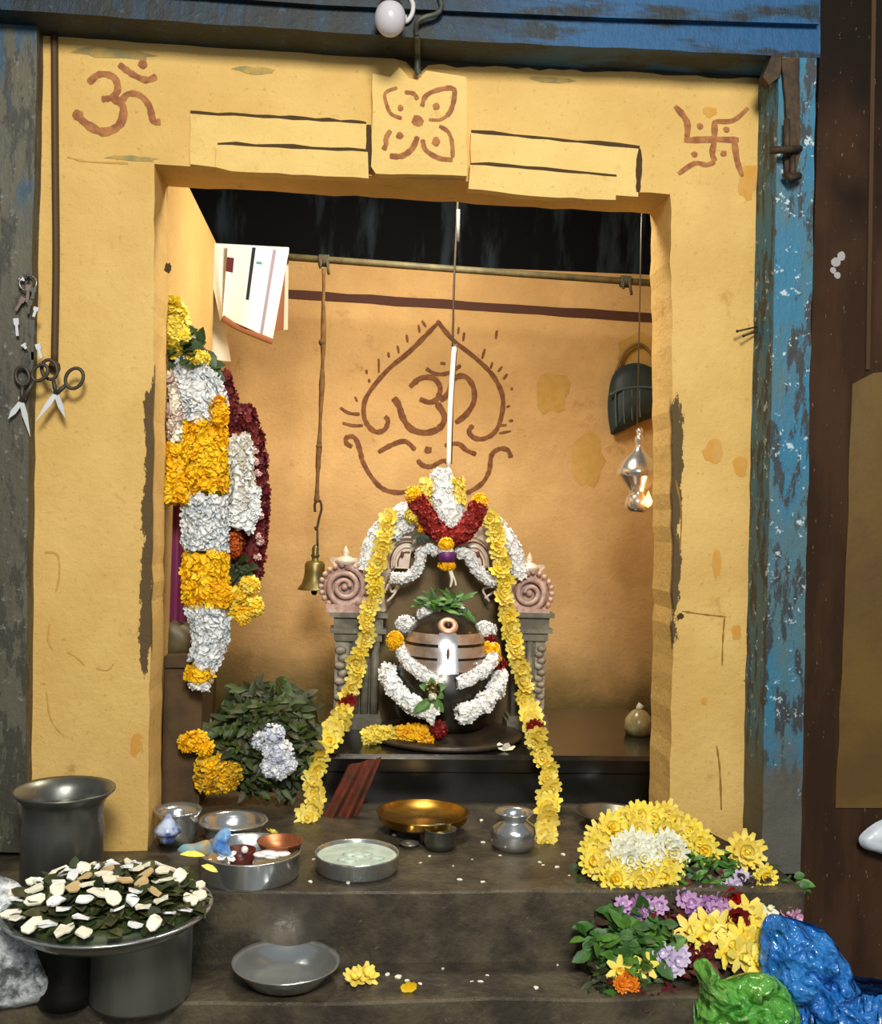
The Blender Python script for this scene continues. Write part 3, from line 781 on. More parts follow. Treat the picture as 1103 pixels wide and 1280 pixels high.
# lingam
YLg = .66; s = sc(YLg); lcx = S(553, 906, YLg); lz = ZP + .035
LP = [(0,143),(14,141.5),(26,137),(37,129),(45,118),(50,106),(53,92),(56,78),(61,66),(64,52),(65,38),(62,24),(56,10),(52,0),(0,0)]
topz = S(553, 764, YLg).z; hs = (topz - lz)/143
def lr(z):
    for (ra, za), (rb, zb) in zip(LP, LP[1:]):
        if zb <= z <= za: return rb + (ra-rb)*(z-zb)/max(1e-6, za-zb)
    return 0
lb = Vector((lcx.x, lcx.y, lz))
t = thing('lingam', 'polished black stone lingam with silver bands under the arch', 'lingam', lb)
b = MB(); b.lathe([(r*s, z*hs) for r, z in LP], lb, 48); b.build('stone_body', M['lingam'], t)
for i, (za, zb) in enumerate(((119,107),(103.5,91),(88,75))):
    b = MB(); rows = []
    zs = [za + (zb-za)*k/4 for k in range(5)]
    b.lathe([((lr(z)+1.6)*s, z*hs) for z in zs], lb, 30, 0, R(-168), R(-12)); bnd = b.build('silver_band', mat('worn_silver_band', (205, 192, 182), .3, .7, col2=(170, 152, 140), scale=20) if i == 0 else bnd.data.materials[0], t)
b = MB(); zs = [121 + (73-121)*k/8 for k in range(9)]
b.lathe([((lr(z)+2.6)*s, z*hs) for z in zs], lb, 10, 0, R(-104), R(-78)); cp = b.build('centre_plate', M['silver'], t)
b = MB(); a = R(-91); rz = (lr(97)+4)*s; P = lb + Vector((rz*math.cos(a), rz*math.sin(a), 97*hs)); b.ball(P, 3*s, 0, 8, 8, (.6, .5, 2.4)); b.build('tilak_mark', M['paint_dk'], cp)
nd = Vector((0, -.75, .66)); P = lb + Vector((.0, -(lr(127)-1)*s, 128.5*hs))
b = MB(); b.lathe([(5*s,.002),(5*s,.006),(8*s,.008),(11.5*s,.006),(12.5*s,.001),(12.5*s,-.006)], P, 24, 0, axis=nd); by = b.build('eye_ornament', mat('pink_copper', (216, 164, 138), .4, .5), t)
b = MB(); b.ball(P + nd*.003, 5*s, 0, 12, 8); b.build('pupil', mat('dark_red_stone', (60, 22, 14), .3), by)
for ang in (-135, -52):
    a = R(ang); b = MB(); rz = (lr(82)+2.4)*s; b.ball(lb + Vector((rz*math.cos(a), rz*math.sin(a), 84*hs)), 2.6*s, 0, 8, 6); b.build('silver_stud', M['silver'], t)

# backing slab
b = MB(); plate(b, smooth_px if False else [(470,920),(470,790),(478,740),(500,700),(530,682),(556,676),(585,682),(615,700),(640,740),(648,790),(648,925)], YA+.05, YA+.085)
low = min(v.z for v in b.v)
for v in b.v:
    if v.z < ZP + .03: v.z = ZP
solo('backing_slab', b, M['slab'], 'plain brown arched stone slab behind the lingam', 'slab')

# pillars with makara heads and arch
def pillar(xa, xb, label, mir):
    base = S((xa+xb)/2, 915, YA); base.z = ZP
    t = thing('stone_pillar', label, 'pillar', base)
    s = sc(YA); w = (xb-xa)*s; x0 = base.x - w/2; x1 = base.x + w/2; ztop_ = S((xa+xb)/2, 764, YA).z
    b = MB()
    b.box((x0-.01, YA-.05, ZP), (x1+.01, YA+.045, ZP+.03)); b.box((x0-.005, YA-.045, ZP+.03), (x1+.005, YA+.04, ZP+.045)); b.build('pillar_base', M['grey_stone'], t)
    b = MB(); n = 5
    b.box((x0+.004, YA-.025, ZP+.04), (x1-.004, YA+.035, ztop_-.09))
    inner = x0 if mir else x0 + w*.36
    for k in range(3):
        xx = inner + w*.64*(k+.5)/3; b.tube([(xx, YA-.026, ZP+.045), (xx, YA-.026, ztop_-.09)], w*.1, 10)
    b.build('shaft', M['grey_stone'], t)
    b = MB(); ox = x1 - w*.16 if mir else x0 + w*.16; z = ZP+.05
    b.box((ox-w*.15, YA-.03, ZP+.045), (ox+w*.15, YA-.02, ztop_-.09))
    k2 = 0
    while z < ztop_-.1:
        b.ball((ox + (.12 if k2 % 2 else -.12)*w*.3, YA-.032, z), w*.12, 0, 8, 6, (1.1, .8, .8)); z += w*.17; k2 += 1
    b.build('beaded_edge', M['pale_stone'], t)
    b = MB(); zc = ztop_-.09
    b.box((x0-.004, YA-.04, zc), (x1+.004, YA+.04, zc+.025)); b.box((x0-.016, YA-.05, zc+.025), (x1+.016, YA+.045, zc+.04)); b.box((x0-.006, YA-.042, zc+.04), (x1+.006, YA+.04, zc+.075)); b.box((x0-.02, YA-.055, zc+.075), (x1+.02, YA+.045, ztop_))
    b.build('capital', M['grey_stone'], t)
    return t, ztop_, base
pl_, zc_l, bl_ = pillar(416, 472, 'left carved grey stone pillar beside the lingam', False)
pr_, zc_r, br_ = pillar(634, 678, 'right carved grey stone pillar beside the lingam', True)
def makara(cx, cy, mir, label, zbase):
    c = S(cx, cy, YA-.02); s = sc(YA); sg = -1 if mir else 1
    bs = Vector((c.x, YA-.02, zbase)); t = thing('makara_head', label, 'carving', bs)
    b = MB()
    pts = []
    for i in range(46):
        a = i/46*2.3*6.283; r = (6 + 20*i/46)*s
        pts.append(c + Vector((sg*math.cos(a)*r, -.008 -.012*(1 - i/46), math.sin(a)*r)))
    b.tube(pts, lambda q: (2.6+2.0*q)*s, 8); b.lathe([(0, 1*s), (22*s, 0), (27*s, -2*s), (28*s, -8*s)], c + Vector((0, .0, 0)), 24, axis=Vector((0,-1,0)) ); b.ball(c + Vector((0,-.012,0)), 4.5*s, 0, 10, 8)
    for i in range(22):
        a = 6.283*i/22; b.ball(c + Vector((math.cos(a)*29*s, -.012, math.sin(a)*27*s)), 3.6*s, 0, 8, 6)
    zlow = zbase
    b.box((c.x-22*s, YA-.045, zlow), (c.x+26*s, YA+.03, max(zlow+.012, c.z-22*s)))
    b.build('scroll', M['pinkish'], t)
    b = MB(); tp = c + Vector((0, 0, 27*s)); b.lathe([(0, 24*s), (2*s, 20*s), (5*s, 15*s), (3*s, 12*s), (10*s, 8*s), (13*s, 4*s), (8*s, 0)], tp, 12)
    for k2 in (-1, 1): b.petal(tp + Vector((k2*6*s, 0, 2*s)), (k2, -.1, .4), (0,-1,0), 14*s, 9*s)
    b.build('crest', M['ivory'], t)
    b = MB(); q = c + Vector((sg*26*s, -.01, -2*s))
    b.tube(smooth([c + Vector((sg*14*s, -.015, -18*s)), q + Vector((sg*4*s, 0, -14*s)), q + Vector((sg*12*s, -.005, 2*s)), q + Vector((sg*8*s, -.01, 20*s)), q + Vector((sg*2*s, -.012, 16*s))], 5), lambda z: (7-3*z)*s, 8)
    b.ball(q + Vector((sg*4*s, -.012, 4*s)), 4*s, 0, 8, 6); b.build('snout', M['pinkish'], t)
    return t
makara(431, 733, False, 'left pinkish scrolled makara carving on the pillar top', zc_l)
makara(661, 741, True, 'right pinkish scrolled makara carving on the pillar top', zc_r)
# arch
t = thing('shrine_arch', 'ivory-coloured arch with looped scrolls spanning the two pillars', 'arch', S(556, 765, YA+.01))
out = [(452,764),(450,738),(458,708),(472,682),(492,662),(520,645),(556,636),(592,645),(618,662),(638,682),(652,708),(658,738),(656,764)]
inn = [(484,764),(482,738),(490,716),(506,698),(530,686),(556,682),(582,686),(604,698),(620,716),(626,738),(624,764)]
So = smooth(pxs(out, YA), 5); Si = smooth(pxs(inn, YA), 6); n = len(So); Si = [Si[round(i*(len(Si)-1)/(n-1))] for i in range(n)]
b = MB()
fr = []
for a, c in zip(So, Si):
    fr += [a + Vector((0,.02,0)), a.lerp(c, .12) + Vector((0,-.016,0)), a.lerp(c, .5) + Vector((0,-.004,0)), a.lerp(c, .88) + Vector((0,-.016,0)), c + Vector((0,.02,0)), c + Vector((0,.03,0)), a + Vector((0,.03,0))]
fs = [(i*7+k, i*7+(k+1) % 7, (i+1)*7+(k+1) % 7, (i+1)*7+k) for i in range(n-1) for k in range(7)]
b.add(fr, fs); b.add(fr[:7], [tuple(range(7))], 0, False); b.add(fr[-7:], [tuple(range(6,-1,-1))], 0, False)
b.build('arch_ring', M['ivory'], t)
for sx in (-1, 1):
    b = MB(); c0 = (507, 697) if sx < 0 else (594, 697)
    for r1, mm in ((27, 0), (22, 1), (17.5, 0), (12, 1)):
        pts = [S(c0[0] + sx*r1*math.cos(a)*.95 - sx*2, c0[1] - r1*1.25*math.sin(a) + 8, YA-.025) for a in [R(-10 + 118*i/14) for i in range(15)]]
        b.tube(pts, .0045 if mm == 0 else .0022, 8, mm)
    plate(b, [(c0[0] + sx*22*math.cos(R(-10+118*i/10)) - sx*2, c0[1] - 29*math.sin(R(-10+118*i/10)) + 8) for i in range(11)] + [(c0[0] - sx*4, c0[1]+14)], YA-.02, YA+.0)
    b.ball(S(c0[0]+sx*4, c0[1]-4, YA-.03), .008, 1, 8, 6, (.7, .6, 1.3)); b.build('scroll_loop', [M['ivory'], M['rust']], t)
    b = MB(); q = [(484,752),(492,744),(497,734),(490,740),(486,730),(483,738)] if sx < 0 else [(606,748),(614,742),(622,736),(612,734),(604,738),(612,752)]
    b.tube(smooth(pxs(q, YA-.012), 4), .004, 6); b.ball(S(*q[2], YA-.014), .008); b.build('hood_tendril', M['ivory'], t)

# ------------------------------------------------------------------ shrine garlands
def puff(mb, x, y, Y, r, n, size, mats=(0,), sq=(1,1,1)):
    c = S(x, y, Y)
    for _ in range(n):
        d = Vector([random.gauss(0,1) for _ in range(3)]).normalized(); d.y = -abs(d.y)*.8
        p = c + Vector((d.x*r*sq[0], d.y*r*sq[1], d.z*r*sq[2])); nn = d
        x_ = nn.orthogonal().normalized(); y_ = nn.cross(x_); th = random.uniform(0,6.28); m_ = random.choice(mats)
        for i in range(5):
            q = th+6.283*i/5; mb.petal(p, x_*math.cos(q)+y_*math.sin(q)+nn*.5, nn, size*random.uniform(.8,1.2), size*.8, m_, .1)
    mb.ball(c, r*.92, mats[0], 10, 8, sq)
def band(t, name, pts, Y, r, mats, n, size, sq=.8, rfun=None):
    bb = MB(); P = smooth(pxs(pts, Y) if not isinstance(pts[0], Vector) else pts, 6)
    rope(bb, P, (lambda q: rfun(q)*.92) if rfun else r*.92, sq=sq)
    blossoms(bb, P, rfun or r, n, size, tuple(range(len(mats))), sq=sq); return bb.build(name, mats, t)
# white edging on the arch
t = thing('white_garland', 'thick white jasmine garland laid around the outer edge of the arch', 'garland', S(556, 640, YA-.03))
band(t, 'white_strand', [(458,712),(462,690),(472,668),(486,650),(502,640),(520,634)], YA-.045, .022, [M['white']], 230, .012)
band(t, 'white_strand', [(598,646),(612,648),(626,660),(640,680),(648,704),(650,722)], YA-.045, .020, [M['white']], 220, .012)
band(t, 'white_strand', [(490,668),(498,660),(510,652)], YA-.04, .024, [M['white']], 120, .012)
t = thing('white_loops', 'looped white flower strings hung inside the arch on both sides', 'garland', S(556, 690, YA-.05))
band(t, 'left_loop', [(488,722),(505,722),(520,714),(526,700),(527,690),(540,686),(548,692)], YA-.06, .0125, [M['white']], 200, .01)
band(t, 'right_loop', [(572,692),(584,690),(590,702),(598,714),(608,722),(618,728)], YA-.06, .0135, [M['white']], 190, .01)
# white cone at the summit
t = thing('flower_crown', 'tall cone of white and yellow flowers on top of the arch', 'flower arrangement', S(556, 660, YA-.03))
band(t, 'white_cone', [(551,588),(553,606),(556,625),(560,645),(566,660)], YA-.05, .03, [M['white']], 420, .012, .7, lambda q: .024 + .028*math.sin(min(1, q*1.25)*1.57)*(1 if q < .8 else 1-(q-.8)*2.2))
band(t, 'yellow_side', [(536,600),(534,612),(530,625),(535,634)], YA-.052, .022, [M['pale_yellow']], 130, .013)
band(t, 'yellow_side', [(571,600),(573,615),(575,630)], YA-.06, .016, [M['pale_yellow'], M['yellow']], 110, .012)
# red v garland
t = thing('red_garland', 'short thick red garland with yellow tips bent in a V below the flower crown', 'garland', S(558, 690, YA-.08))
band(t, 'red_strand', [(520,624),(530,640),(540,656),(552,668),(562,672),(576,668),(588,654),(595,640),(600,630)], YA-.085, .026, [M['red'], mat('bright_red_petal', (166, 44, 34), .6)], 620, .011, .9)
for x, y in ((516, 618), (600, 627)):
    bb = MB(); puff(bb, x, y, YA-.085, .02, 40, .011); bb.build('yellow_tip', M['deep_yellow'], t)
t = thing('pendant_tassel', 'yellow, white and purple flower tassel hanging below the red garland', 'tassel', S(558, 712, YA-.1))
bb = MB(); puff(bb, 558, 681, YA-.12, .019, 50, .009); bb.build('orange_bead', M['deep_yellow'], t)
bb = MB(); puff(bb, 558, 689, YA-.118, .017, 40, .007, (0,), (1.2,1,.45)); bb.build('white_ring', M['white'], t)
bb = MB(); bb.lathe([(0,.016),(.022,.015),(.026,.008),(.026,-.008),(.022,-.015),(0,-.016)], S(559, 696, YA-.118), 20); bb.build('purple_bead', mat('purple_bead', (92, 26, 96), .5), t)
bb = MB(); puff(bb, 559, 707, YA-.118, .018, 50, .009, (0,), (1.25,1,.6)); bb.build('yellow_ring', M['deep_yellow'], t)
bb = MB(); bb.tube(smooth(pxs([(562,712),(565,724),(563,734)], YA-.118), 4), lambda q: .006*(1-q*.5), 6); bb.tube(smooth(pxs([(564,712),(569,726),(570,732)], YA-.118), 4), .003, 6); bb.build('stem', M['cream'], t)
t = thing('small_flower_spray', 'small yellow flowers with a dark green leaf on the left of the arch', 'flowers', S(520, 680, YA-.06))
bb = MB(); puff(bb, 516, 644, YA-.075, .018, 50, .012); bb.build('yellow_bloom', M['yellow'], t)
bb = MB(); puff(bb, 526, 658, YA-.075, .01, 20, .01, (0,), (.8,1,1.4)); bb.build('yellow_bud', M['deep_yellow'], t)
bb = MB()
for a in (200, 250, 290, 340): bb.leaf(S(527, 668, YA-.075), (math.cos(R(a)), -.3, math.sin(R(a))), (0,-1,.2), .035, .022)
bb.build('leaf', M['leaf_dark'], t)

# garlands around the lingam
def ring_arc(cx, cz0, rx, ry, a0, a1, zfun, n=26):
    return [Vector((cx + rx*math.cos(R(a0+(a1-a0)*i/n)), lb.y + ry*math.sin(R(a0+(a1-a0)*i/n)), zfun(R(a0+(a1-a0)*i/n)))) for i in range(n+1)]
s = sc(YLg)
zs_hi, zs_lo = S(497, 806, YLg).z, S(553, 852, YLg-.12).z
zf = lambda a: zs_lo + (zs_hi + .0 - zs_lo)*((1+math.sin(a))**.8)
t = thing('white_collar_garland', 'upper white jasmine garland looped around the lingam with yellow knots', 'garland', lb + Vector((0, -.1, .15)))
pts = ring_arc(lb.x+.005, 0, 57*s, .155, -178, -98, zf); band(t, 'left_strand', pts, 0, .0155, [M['white']], 300, .009)
pts = ring_arc(lb.x+.005, 0, 60*s, .155, -82, -2, zf); band(t, 'right_strand', pts, 0, .0155, [M['white']], 300, .009)
bb = MB(); puff(bb, 494, 801, YLg-.02, .021, 60, .012, (0,), (.9,1,1.1)); puff(bb, 613, 814, YLg-.03, .024, 60, .012, (0,), (1.1,1,1)); puff(bb, 618, 824, YLg-.03, .016, 40, .011); bb.build('yellow_knot', M['deep_yellow'], t)
bb = MB()
for x, y, w, rz in ((508,780,22,35),(535,768,22,20),(574,768,20,-25),(607,788,24,-60)):
    puff(bb, x, y, YLg+.03, w*.5*s, 60, .011, (0,), (1.05,.6,.8))
bb.build('white_cluster', M['white'], t)
zs2h, zs2l = S(482, 836, YLg).z, S(553, 894, YLg-.16).z
zf2 = lambda a: zs2l + (zs2h-zs2l)*((1+math.sin(a))**.75)
t = thing('white_base_garland', 'lower fuller white jasmine garland hanging round the base of the lingam', 'garland', lb + Vector((0, -.16, .02)))
bulge = lambda q: .02 + .004*math.sin(q*20)
pts = ring_arc(lb.x-.008, 0, 68*s, .19, -180, -100, zf2); band(t, 'left_strand', pts, 0, .02, [M['white']], 330, .0125, 1, bulge)
pts = ring_arc(lb.x-.002, 0, 70*s, .19, -80, -8, zf2); band(t, 'right_strand', pts, 0, .02, [M['white']], 330, .0125, 1, bulge)
t = thing('leaf_pendant', 'small green leaf and gold pendant on the front of the lingam garlands', 'pendant', S(543, 895, YLg-.2))
bb = MB()
for a, l in ((100,.03),(160,.035),(20,.035),(230,.045),(310,.045),(215,.06),(325,.035)): bb.leaf(S(541, 862 if l < .04 else 872, YLg-.195), (math.cos(R(a)), -.25, math.sin(R(a))), (0,-1,.3), l*1.15, .028)
bb.build('leaf', M['leaf_pale'], t)
bb = MB(); puff(bb, 541, 862, YLg-.2, .018, 30, .008); bb.build('gold_bloom', M['bell'], t)
bb = MB(); puff(bb, 541, 871, YLg-.215, .008, 20, .006); bb.tube(smooth(pxs([(541,880),(536,896),(541,906)], YLg-.2), 4), .006, 6); bb.build('white_tuft', M['cream'], t)
t = thing('red_rose', 'dark red flower with green leaf beside the right knot of the lingam garland', 'flower', S(620, 850, YLg))
bb = MB(); puff(bb, 621, 834, YLg-.0, .024, 50, .014, (0,), (1,.8,1.2)); puff(bb, 612, 801, YLg+.02, .014, 30, .012); bb.build('bloom', M['red'], t)
bb = MB()
for a in (190, 230, 330, 20, 60): bb.leaf(S(615, 850, YLg-.02), (math.cos(R(a)), -.3, math.sin(R(a))), (0,-1,.2), .032, .02)
bb.build('leaf', M['leaf'], t)
# tulsi sprig on the dome
bb = MB(); c = S(553, 757, YLg+.02)
for i in range(70):
    a = R(random.uniform(-25, 205)); l = random.uniform(.04, .085); off = Vector((random.uniform(-.05, .05), random.uniform(-.03, .03), random.uniform(-.012, .02)))
    bb.leaf(c + off, (math.cos(a)*1.2, random.uniform(-.6, .2), math.sin(a)*.6), (0,-.7,.7), l*.75, .017, random.choice((0,0,1)))
for i in range(16): bb.leaf(S(583 + random.uniform(-8,8), 770 + random.uniform(-12,10), YLg+.02), (random.uniform(-.4,1), -.3, -.6), (0,-.8,.5), .04, .016, random.choice((0,1)))
bb.tube([c, c + Vector((0, 0, -.03))], .004, 6)
solo('leaf_sprig', bb, [M['leaf'], M['leaf_pale']], 'bunch of green sacred leaves on top of the lingam', 'leaves')
# short garland on the slab
YG = .5
P0 = SZ(456, 921, ZP+.02); P1 = SZ(500, 921, ZP+.022); P2 = SZ(543, 925, ZP+.024)
t = thing('orange_yellow_garland', 'short yellow and orange garland lying at the foot of the lingam', 'garland', P1 - Vector((0,0,.022)))
band(t, 'pale_strand', [P0, P0.lerp(P1, .5) + Vector((0,0,.006)), P1], 0, .02, [M['pale_yellow'], M['yellow']], 190, .014)
band(t, 'orange_strand', [P1, P1.lerp(P2, .5) + Vector((0,0,.008)), P2], 0, .026, [M['deep_yellow'], mat('amber_petal', (250, 196, 40), .6)], 220, .015)
bb = MB(); puff(bb, 548, 912, .49, .02, 40, .012); solo('red_bloom', bb, M['red'], 'single dark red flower at the end of the orange garland', 'flower')
bb = MB(); bb.petal(SZ(632, 938, ZP+.003), (1, .2, .1), (0,0,1), .03, .03, 0, .3); bb.petal(SZ(632, 938, ZP+.003), (-.6, .4, .3), (0,-.3,1), .028, .03, 0, .3); bb.petal(SZ(632, 938, ZP+.003), (.1, -.4, .5), (0,-.3,1), .024, .03, 0, .3)
solo('fallen_petal', bb, M['cream'], 'single cream petal lying on the black slab right of the lingam', 'petal')

# long yellow garlands
mum_a = mum_mesh('garland_flower', .034, [M['pale_yellow'], M['yellow'], M['stem']], ((9,1,.15),(7,.75,.6),(5,.45,1.1)), .62)
mum_b = mum_mesh('garland_flower', .034, [M['yellow'], M['deep_yellow'], M['stem']], ((9,1,.1),(8,.75,.5),(5,.5,1.0)), .62)
mum_r = mum_mesh('garland_flower', .024, [M['red'], M['red'], M['stem']], ((9,1,.1),(8,.75,.5)), .6)
src_a = bpy.data.objects.new('flower', mum_a); src_b = bpy.data.objects.new('flower', mum_b); src_r = bpy.data.objects.new('red_flower', mum_r)
def long_garland(label, path, reds, step=.028):
    P = resample(smooth(path, 8), step); base = min(P, key=lambda p: p.z).copy()
    t = thing('yellow_garland', label, 'garland', base)
    b = MB(); b.tube(P, .004, 6); b.build('cord', M['cord'], t)
    for i, p in enumerate(P):
        d = Vector((random.uniform(-.55,.55), -1, random.uniform(-.5,.7))).normalized()
        q = d.to_track_quat('Z', 'Y') @ Quaternion((0,0,1), random.uniform(0, 6.28))
        src = random.choice((src_a, src_a, src_b))
        c = copy_part(src, t, p - base + Vector((random.uniform(-.009,.009), -.004, 0)), q, random.uniform(.78, 1.0))
    for rx in reds:
        q = Vector((0,-1,.1)).normalized().to_track_quat('Z', 'Y')
        for k2 in range(3): copy_part(src_r, t, rx - base + Vector((random.uniform(-.012,.012), -.012, random.uniform(-.012,.012))), q @ Quaternion((0,0,1), k2*2), .9)
path = [S(487,648,YA-.075), S(480,676,YA-.085), S(472,712,YA-.09), S(465,752,YA-.09), S(458,790,YA-.095), S(448,826,YA-.1), S(438,860,YA-.11), S(430,888,YA-.14), S(414,918,.42), S(400,936,.37), S(394,962,.35), S(391,985,.33), S(394,1004,.31), S(385,1018,.27), S(376,1028,.23)]
long_garland('long yellow flower garland trailing down the left side of the shrine', path, [S(433,876,YA-.13)])
path = [S(612,648,YA-.075), S(621,672,YA-.085), S(627,705,YA-.09), S(631,740,YA-.09), S(636,780,YA-.095), S(644,810,YA-.1), S(652,845,YA-.11), S(660,885,YA-.14), S(668,914,.42), S(678,940,.36), S(685,968,.33), S(685,1000,.26), S(683,1030,.15), S(680,1056,.06)]
long_garland('long yellow flower garland trailing down the right side of the shrine', path, [S(667,910,.43)])

# ------------------------------------------------------------------ side deity with garlands (left)
ZD = .415
b = MB(); b.box((xl+.002, .33, 0), (S(252, 900, .33).x, .56, ZD-.03)); b.box((xl+.002, .32, ZD-.03), (S(256, 900, .32).x, .57, ZD))
solo('stone_pedestal', b, mat('brown_pedestal_stone', (92, 70, 38), .7, 0, col2=(70, 52, 28), scale=8, bump=.3), 'plain brown stone pedestal in the left corner under the draped deity', 'pedestal')
YD = .46
t = thing('draped_deity', 'dark stone deity slab in the left corner draped in purple cloth', 'statue', Vector((S(245, 820, YD).x, YD, ZD)))
b = MB(); q = pxs([(206,398),(228,402),(252,430),(275,476),(300,520),(314,560),(318,640),(308,720),(280,780),(256,825),(206,825)], YD-.02)
q = [Vector((max(v.x, xl+.004), v.y, max(v.z, ZD))) for v in q]
b.prism(q, [v + Vector((0, .1, 0)) for v in q]); b.build('stone_slab', mat('dark_idol_stone', (70, 44, 30), .7, 0, col2=(50, 34, 26), scale=12, bump=.4), t)
b = MB(); sheet(b, [(202,610),(240,612),(236,778),(202,775)], YD-.06, 20, 20, .008, None, 2.2)
b.build('purple_cloth', mat('purple_silk', (132, 46, 84), .5, 0, col2=(96, 52, 104), scale=4), t)
b = MB(); pillow(b, [(200,775),(225,772),(246,786),(250,806),(236,820),(200,822)], YD-.03, .05, .004, 8, 6); b.build('stone_feet', mat('grey_feet_stone', (104, 94, 62), .5, 0, col2=(74, 66, 42), scale=10), t)
YQ = .31
t = thing('column_garland', 'thick hanging garland of alternating white and yellow bands in the left corner', 'garland', S(250, 858, YQ))
wm = [M['white'], mat('blue_white_petal', (226, 232, 236), .6)]; ym = [M['deep_yellow'], mat('golden_petal', (255, 222, 44), .6)]
band(t, 'white_band', [(234,450),(240,475),(249,500),(249,526)], YQ-.04, .07, wm, 620, .016, .5, lambda q: .026 + .038*min(1, q*2.2))
band(t, 'yellow_band', [(254,528),(255,570),(256,614)], YQ-.04, .056, ym, 620, .016, .5)
band(t, 'white_band', [(258,620),(257,655),(256,688)], YQ-.04, .053, wm, 520, .016, .5)
band(t, 'yellow_band', [(256,692),(257,720),(259,754)], YQ-.04, .054, ym, 520, .016, .5)
band(t, 'white_band', [(258,758),(263,785),(262,810),(252,830)], YQ-.04, .05, wm, 420, .016, .5, lambda q: .048-.016*q)
band(t, 'yellow_tip', [(250,836),(249,848)], YQ-.04, .03, ym, 120, .014, .6)
band(t, 'white_tip', [(240,852),(262,856)], YQ-.045, .012, wm, 60, .012, .6)
for x, y, q in ((273, 516, (.8,.7,1.6)), (276, 745, (1,.7,1.2))):
    bb = MB(); puff(bb, x, y, YQ-.06, .024, 60, .014, (0,), q); bb.build('yellow_tuft', ym[0], t)
t = thing('crown_blooms', 'yellow blooms with green leaves at the top of the corner deity', 'flowers', S(220, 450, YQ-.05))
bb = MB(); puff(bb, 213, 410, YQ-.05, .05, 120, .02, (0,), (.75,.6,1.5)); puff(bb, 228, 420, YQ-.06, .018, 30, .012); puff(bb, 248, 447, YQ-.06, .016, 40, .012, (0,), (1.5,.8,.8)); bb.build('yellow_bloom', M['yellow'], t)
bb = MB()
for i in range(34): bb.leaf(S(random.uniform(214,258), 432 + random.uniform(-10, 22), YQ-.04), (random.uniform(-1,1), -.4, random.uniform(-1,.5)), (0,-.8,.5), .055, .034)
for i in range(8): bb.leaf(S(random.uniform(256,266), random.uniform(455,475), YQ-.02), (random.uniform(-.2,.8), -.3, random.uniform(-1,.2)), (0,-.8,.5), .05, .034)
bb.build('leaf', mat('bluish_leaf', (66, 92, 50), .5, col2=(44, 66, 40), scale=25), t)
t = thing('side_garland', 'yellow and white garland at the jamb edge beside the thick column garland', 'garland', S(218, 630, YQ-.06))
band(t, 'white_strand', [(214,470),(217,500),(219,530),(220,552)], YQ-.06, .013, [M['cream'], M['pinkish']], 110, .013)
band(t, 'yellow_strand', [(216,556),(218,580),(218,605),(216,628)], YQ-.06, .036, ym, 330, .016, .6)
t = thing('maroon_garland', 'maroon flower garland with white blooms hanging down the right of the corner deity', 'garland', S(312, 770, YQ))
mm_ = [M['maroon'], mat('brick_petal', (126, 42, 36), .6)]
band(t, 'maroon_strand', [(273,470),(280,490),(288,520),(291,545)], YQ+.0, .026, mm_, 240, .014, .7)
band(t, 'maroon_strand', [(300,512),(312,540),(319,580),(321,630),(318,680),(312,720)], YQ+.03, .028, mm_, 640, .014, .7)
band(t, 'white_strand', [(296,546),(300,570),(301,600),(302,640),(298,660)], YQ-.02, .029, [M['white'], M['clothgrey']], 340, .014, .7)
band(t, 'white_strand', [(316,610),(314,640),(306,662)], YQ-.025, .016, [M['white']], 110, .013, .7)
bb = MB(); puff(bb, 292, 680, YQ-.0, .02, 40, .013, (0,), (.8,.6,1.7)); bb.build('orange_bloom', mat('burnt_orange_petal', (196, 96, 30), .6), t)
bb = MB()
for i in range(16): bb.leaf(S(random.uniform(288,312), random.uniform(700,716), YQ-.01), (random.uniform(-1,1), -.4, random.uniform(-1,.3)), (0,-.8,.5), .045, .03)
bb.build('leaf', M['leaf_dark'], t)
for x, y, r in ((286,748,.02),(300,742,.022),(312,732,.024),(316,758,.026),(303,768,.022),(292,764,.018)):
    bb = MB(); puff(bb, x, y, YQ-.03, r*.88, 36, .013, (0,1)); bb.build('yellow_tuft', [M['deep_yellow'], M['yellow']], t)
pk_w = mat('pinkish_white_petal', (226, 190, 184), .6)
for k2 in range(9):
    bb = MB(); puff(bb, random.uniform(302,326), random.uniform(525,700), YQ-.005, .006, 8, .007); bb.build('white_bud', pk_w, t)

# leaf heap on the inner floor ------------------------------------------------
YH = .42
bb = MB(); cb = SZ(322, 985, 0); core = [(268,978),(256,940),(268,895),(300,862),(345,852),(385,868),(398,905),(392,950),(372,985),(320,990)]
pillow(bb, core, YH, .10, .015, 12, 7, 0, .6)
for v in bb.v: v.z = max(v.z, .002)
for i in range(620):
    x, y = random.uniform(256,400), random.uniform(852,988)
    dx, dy = (x-328)/72, (y-925)/72
    if dx*dx + dy*dy > 1.05: continue
    h = .10*math.sqrt(max(0, 1 - dx*dx - dy*dy)); p = S(x, y, YH-h-.01)
    if p.z < .006: continue
    bb.leaf(p, (random.uniform(-1,1), random.uniform(-.7,.1), random.uniform(-.8,.6)), (random.uniform(-.4,.4), -.8, .6), random.uniform(.03,.055), random.uniform(.014,.024), random.choice((0,0,1,2)))
tag(bb.build('leaf_heap', [M['leaf_dark'], mat('mid_leaf', (70, 90, 30), .55, col2=(54, 70, 24), scale=20), M['olive']]), 'heap of dark green sacred leaves on the inner floor left of the shrine', 'leaf heap', kind='stuff')
t = thing('white_posy', 'small bunch of bluish white flowers lying on the dark leaf heap', 'flowers', S(345, 965, YH-.13))
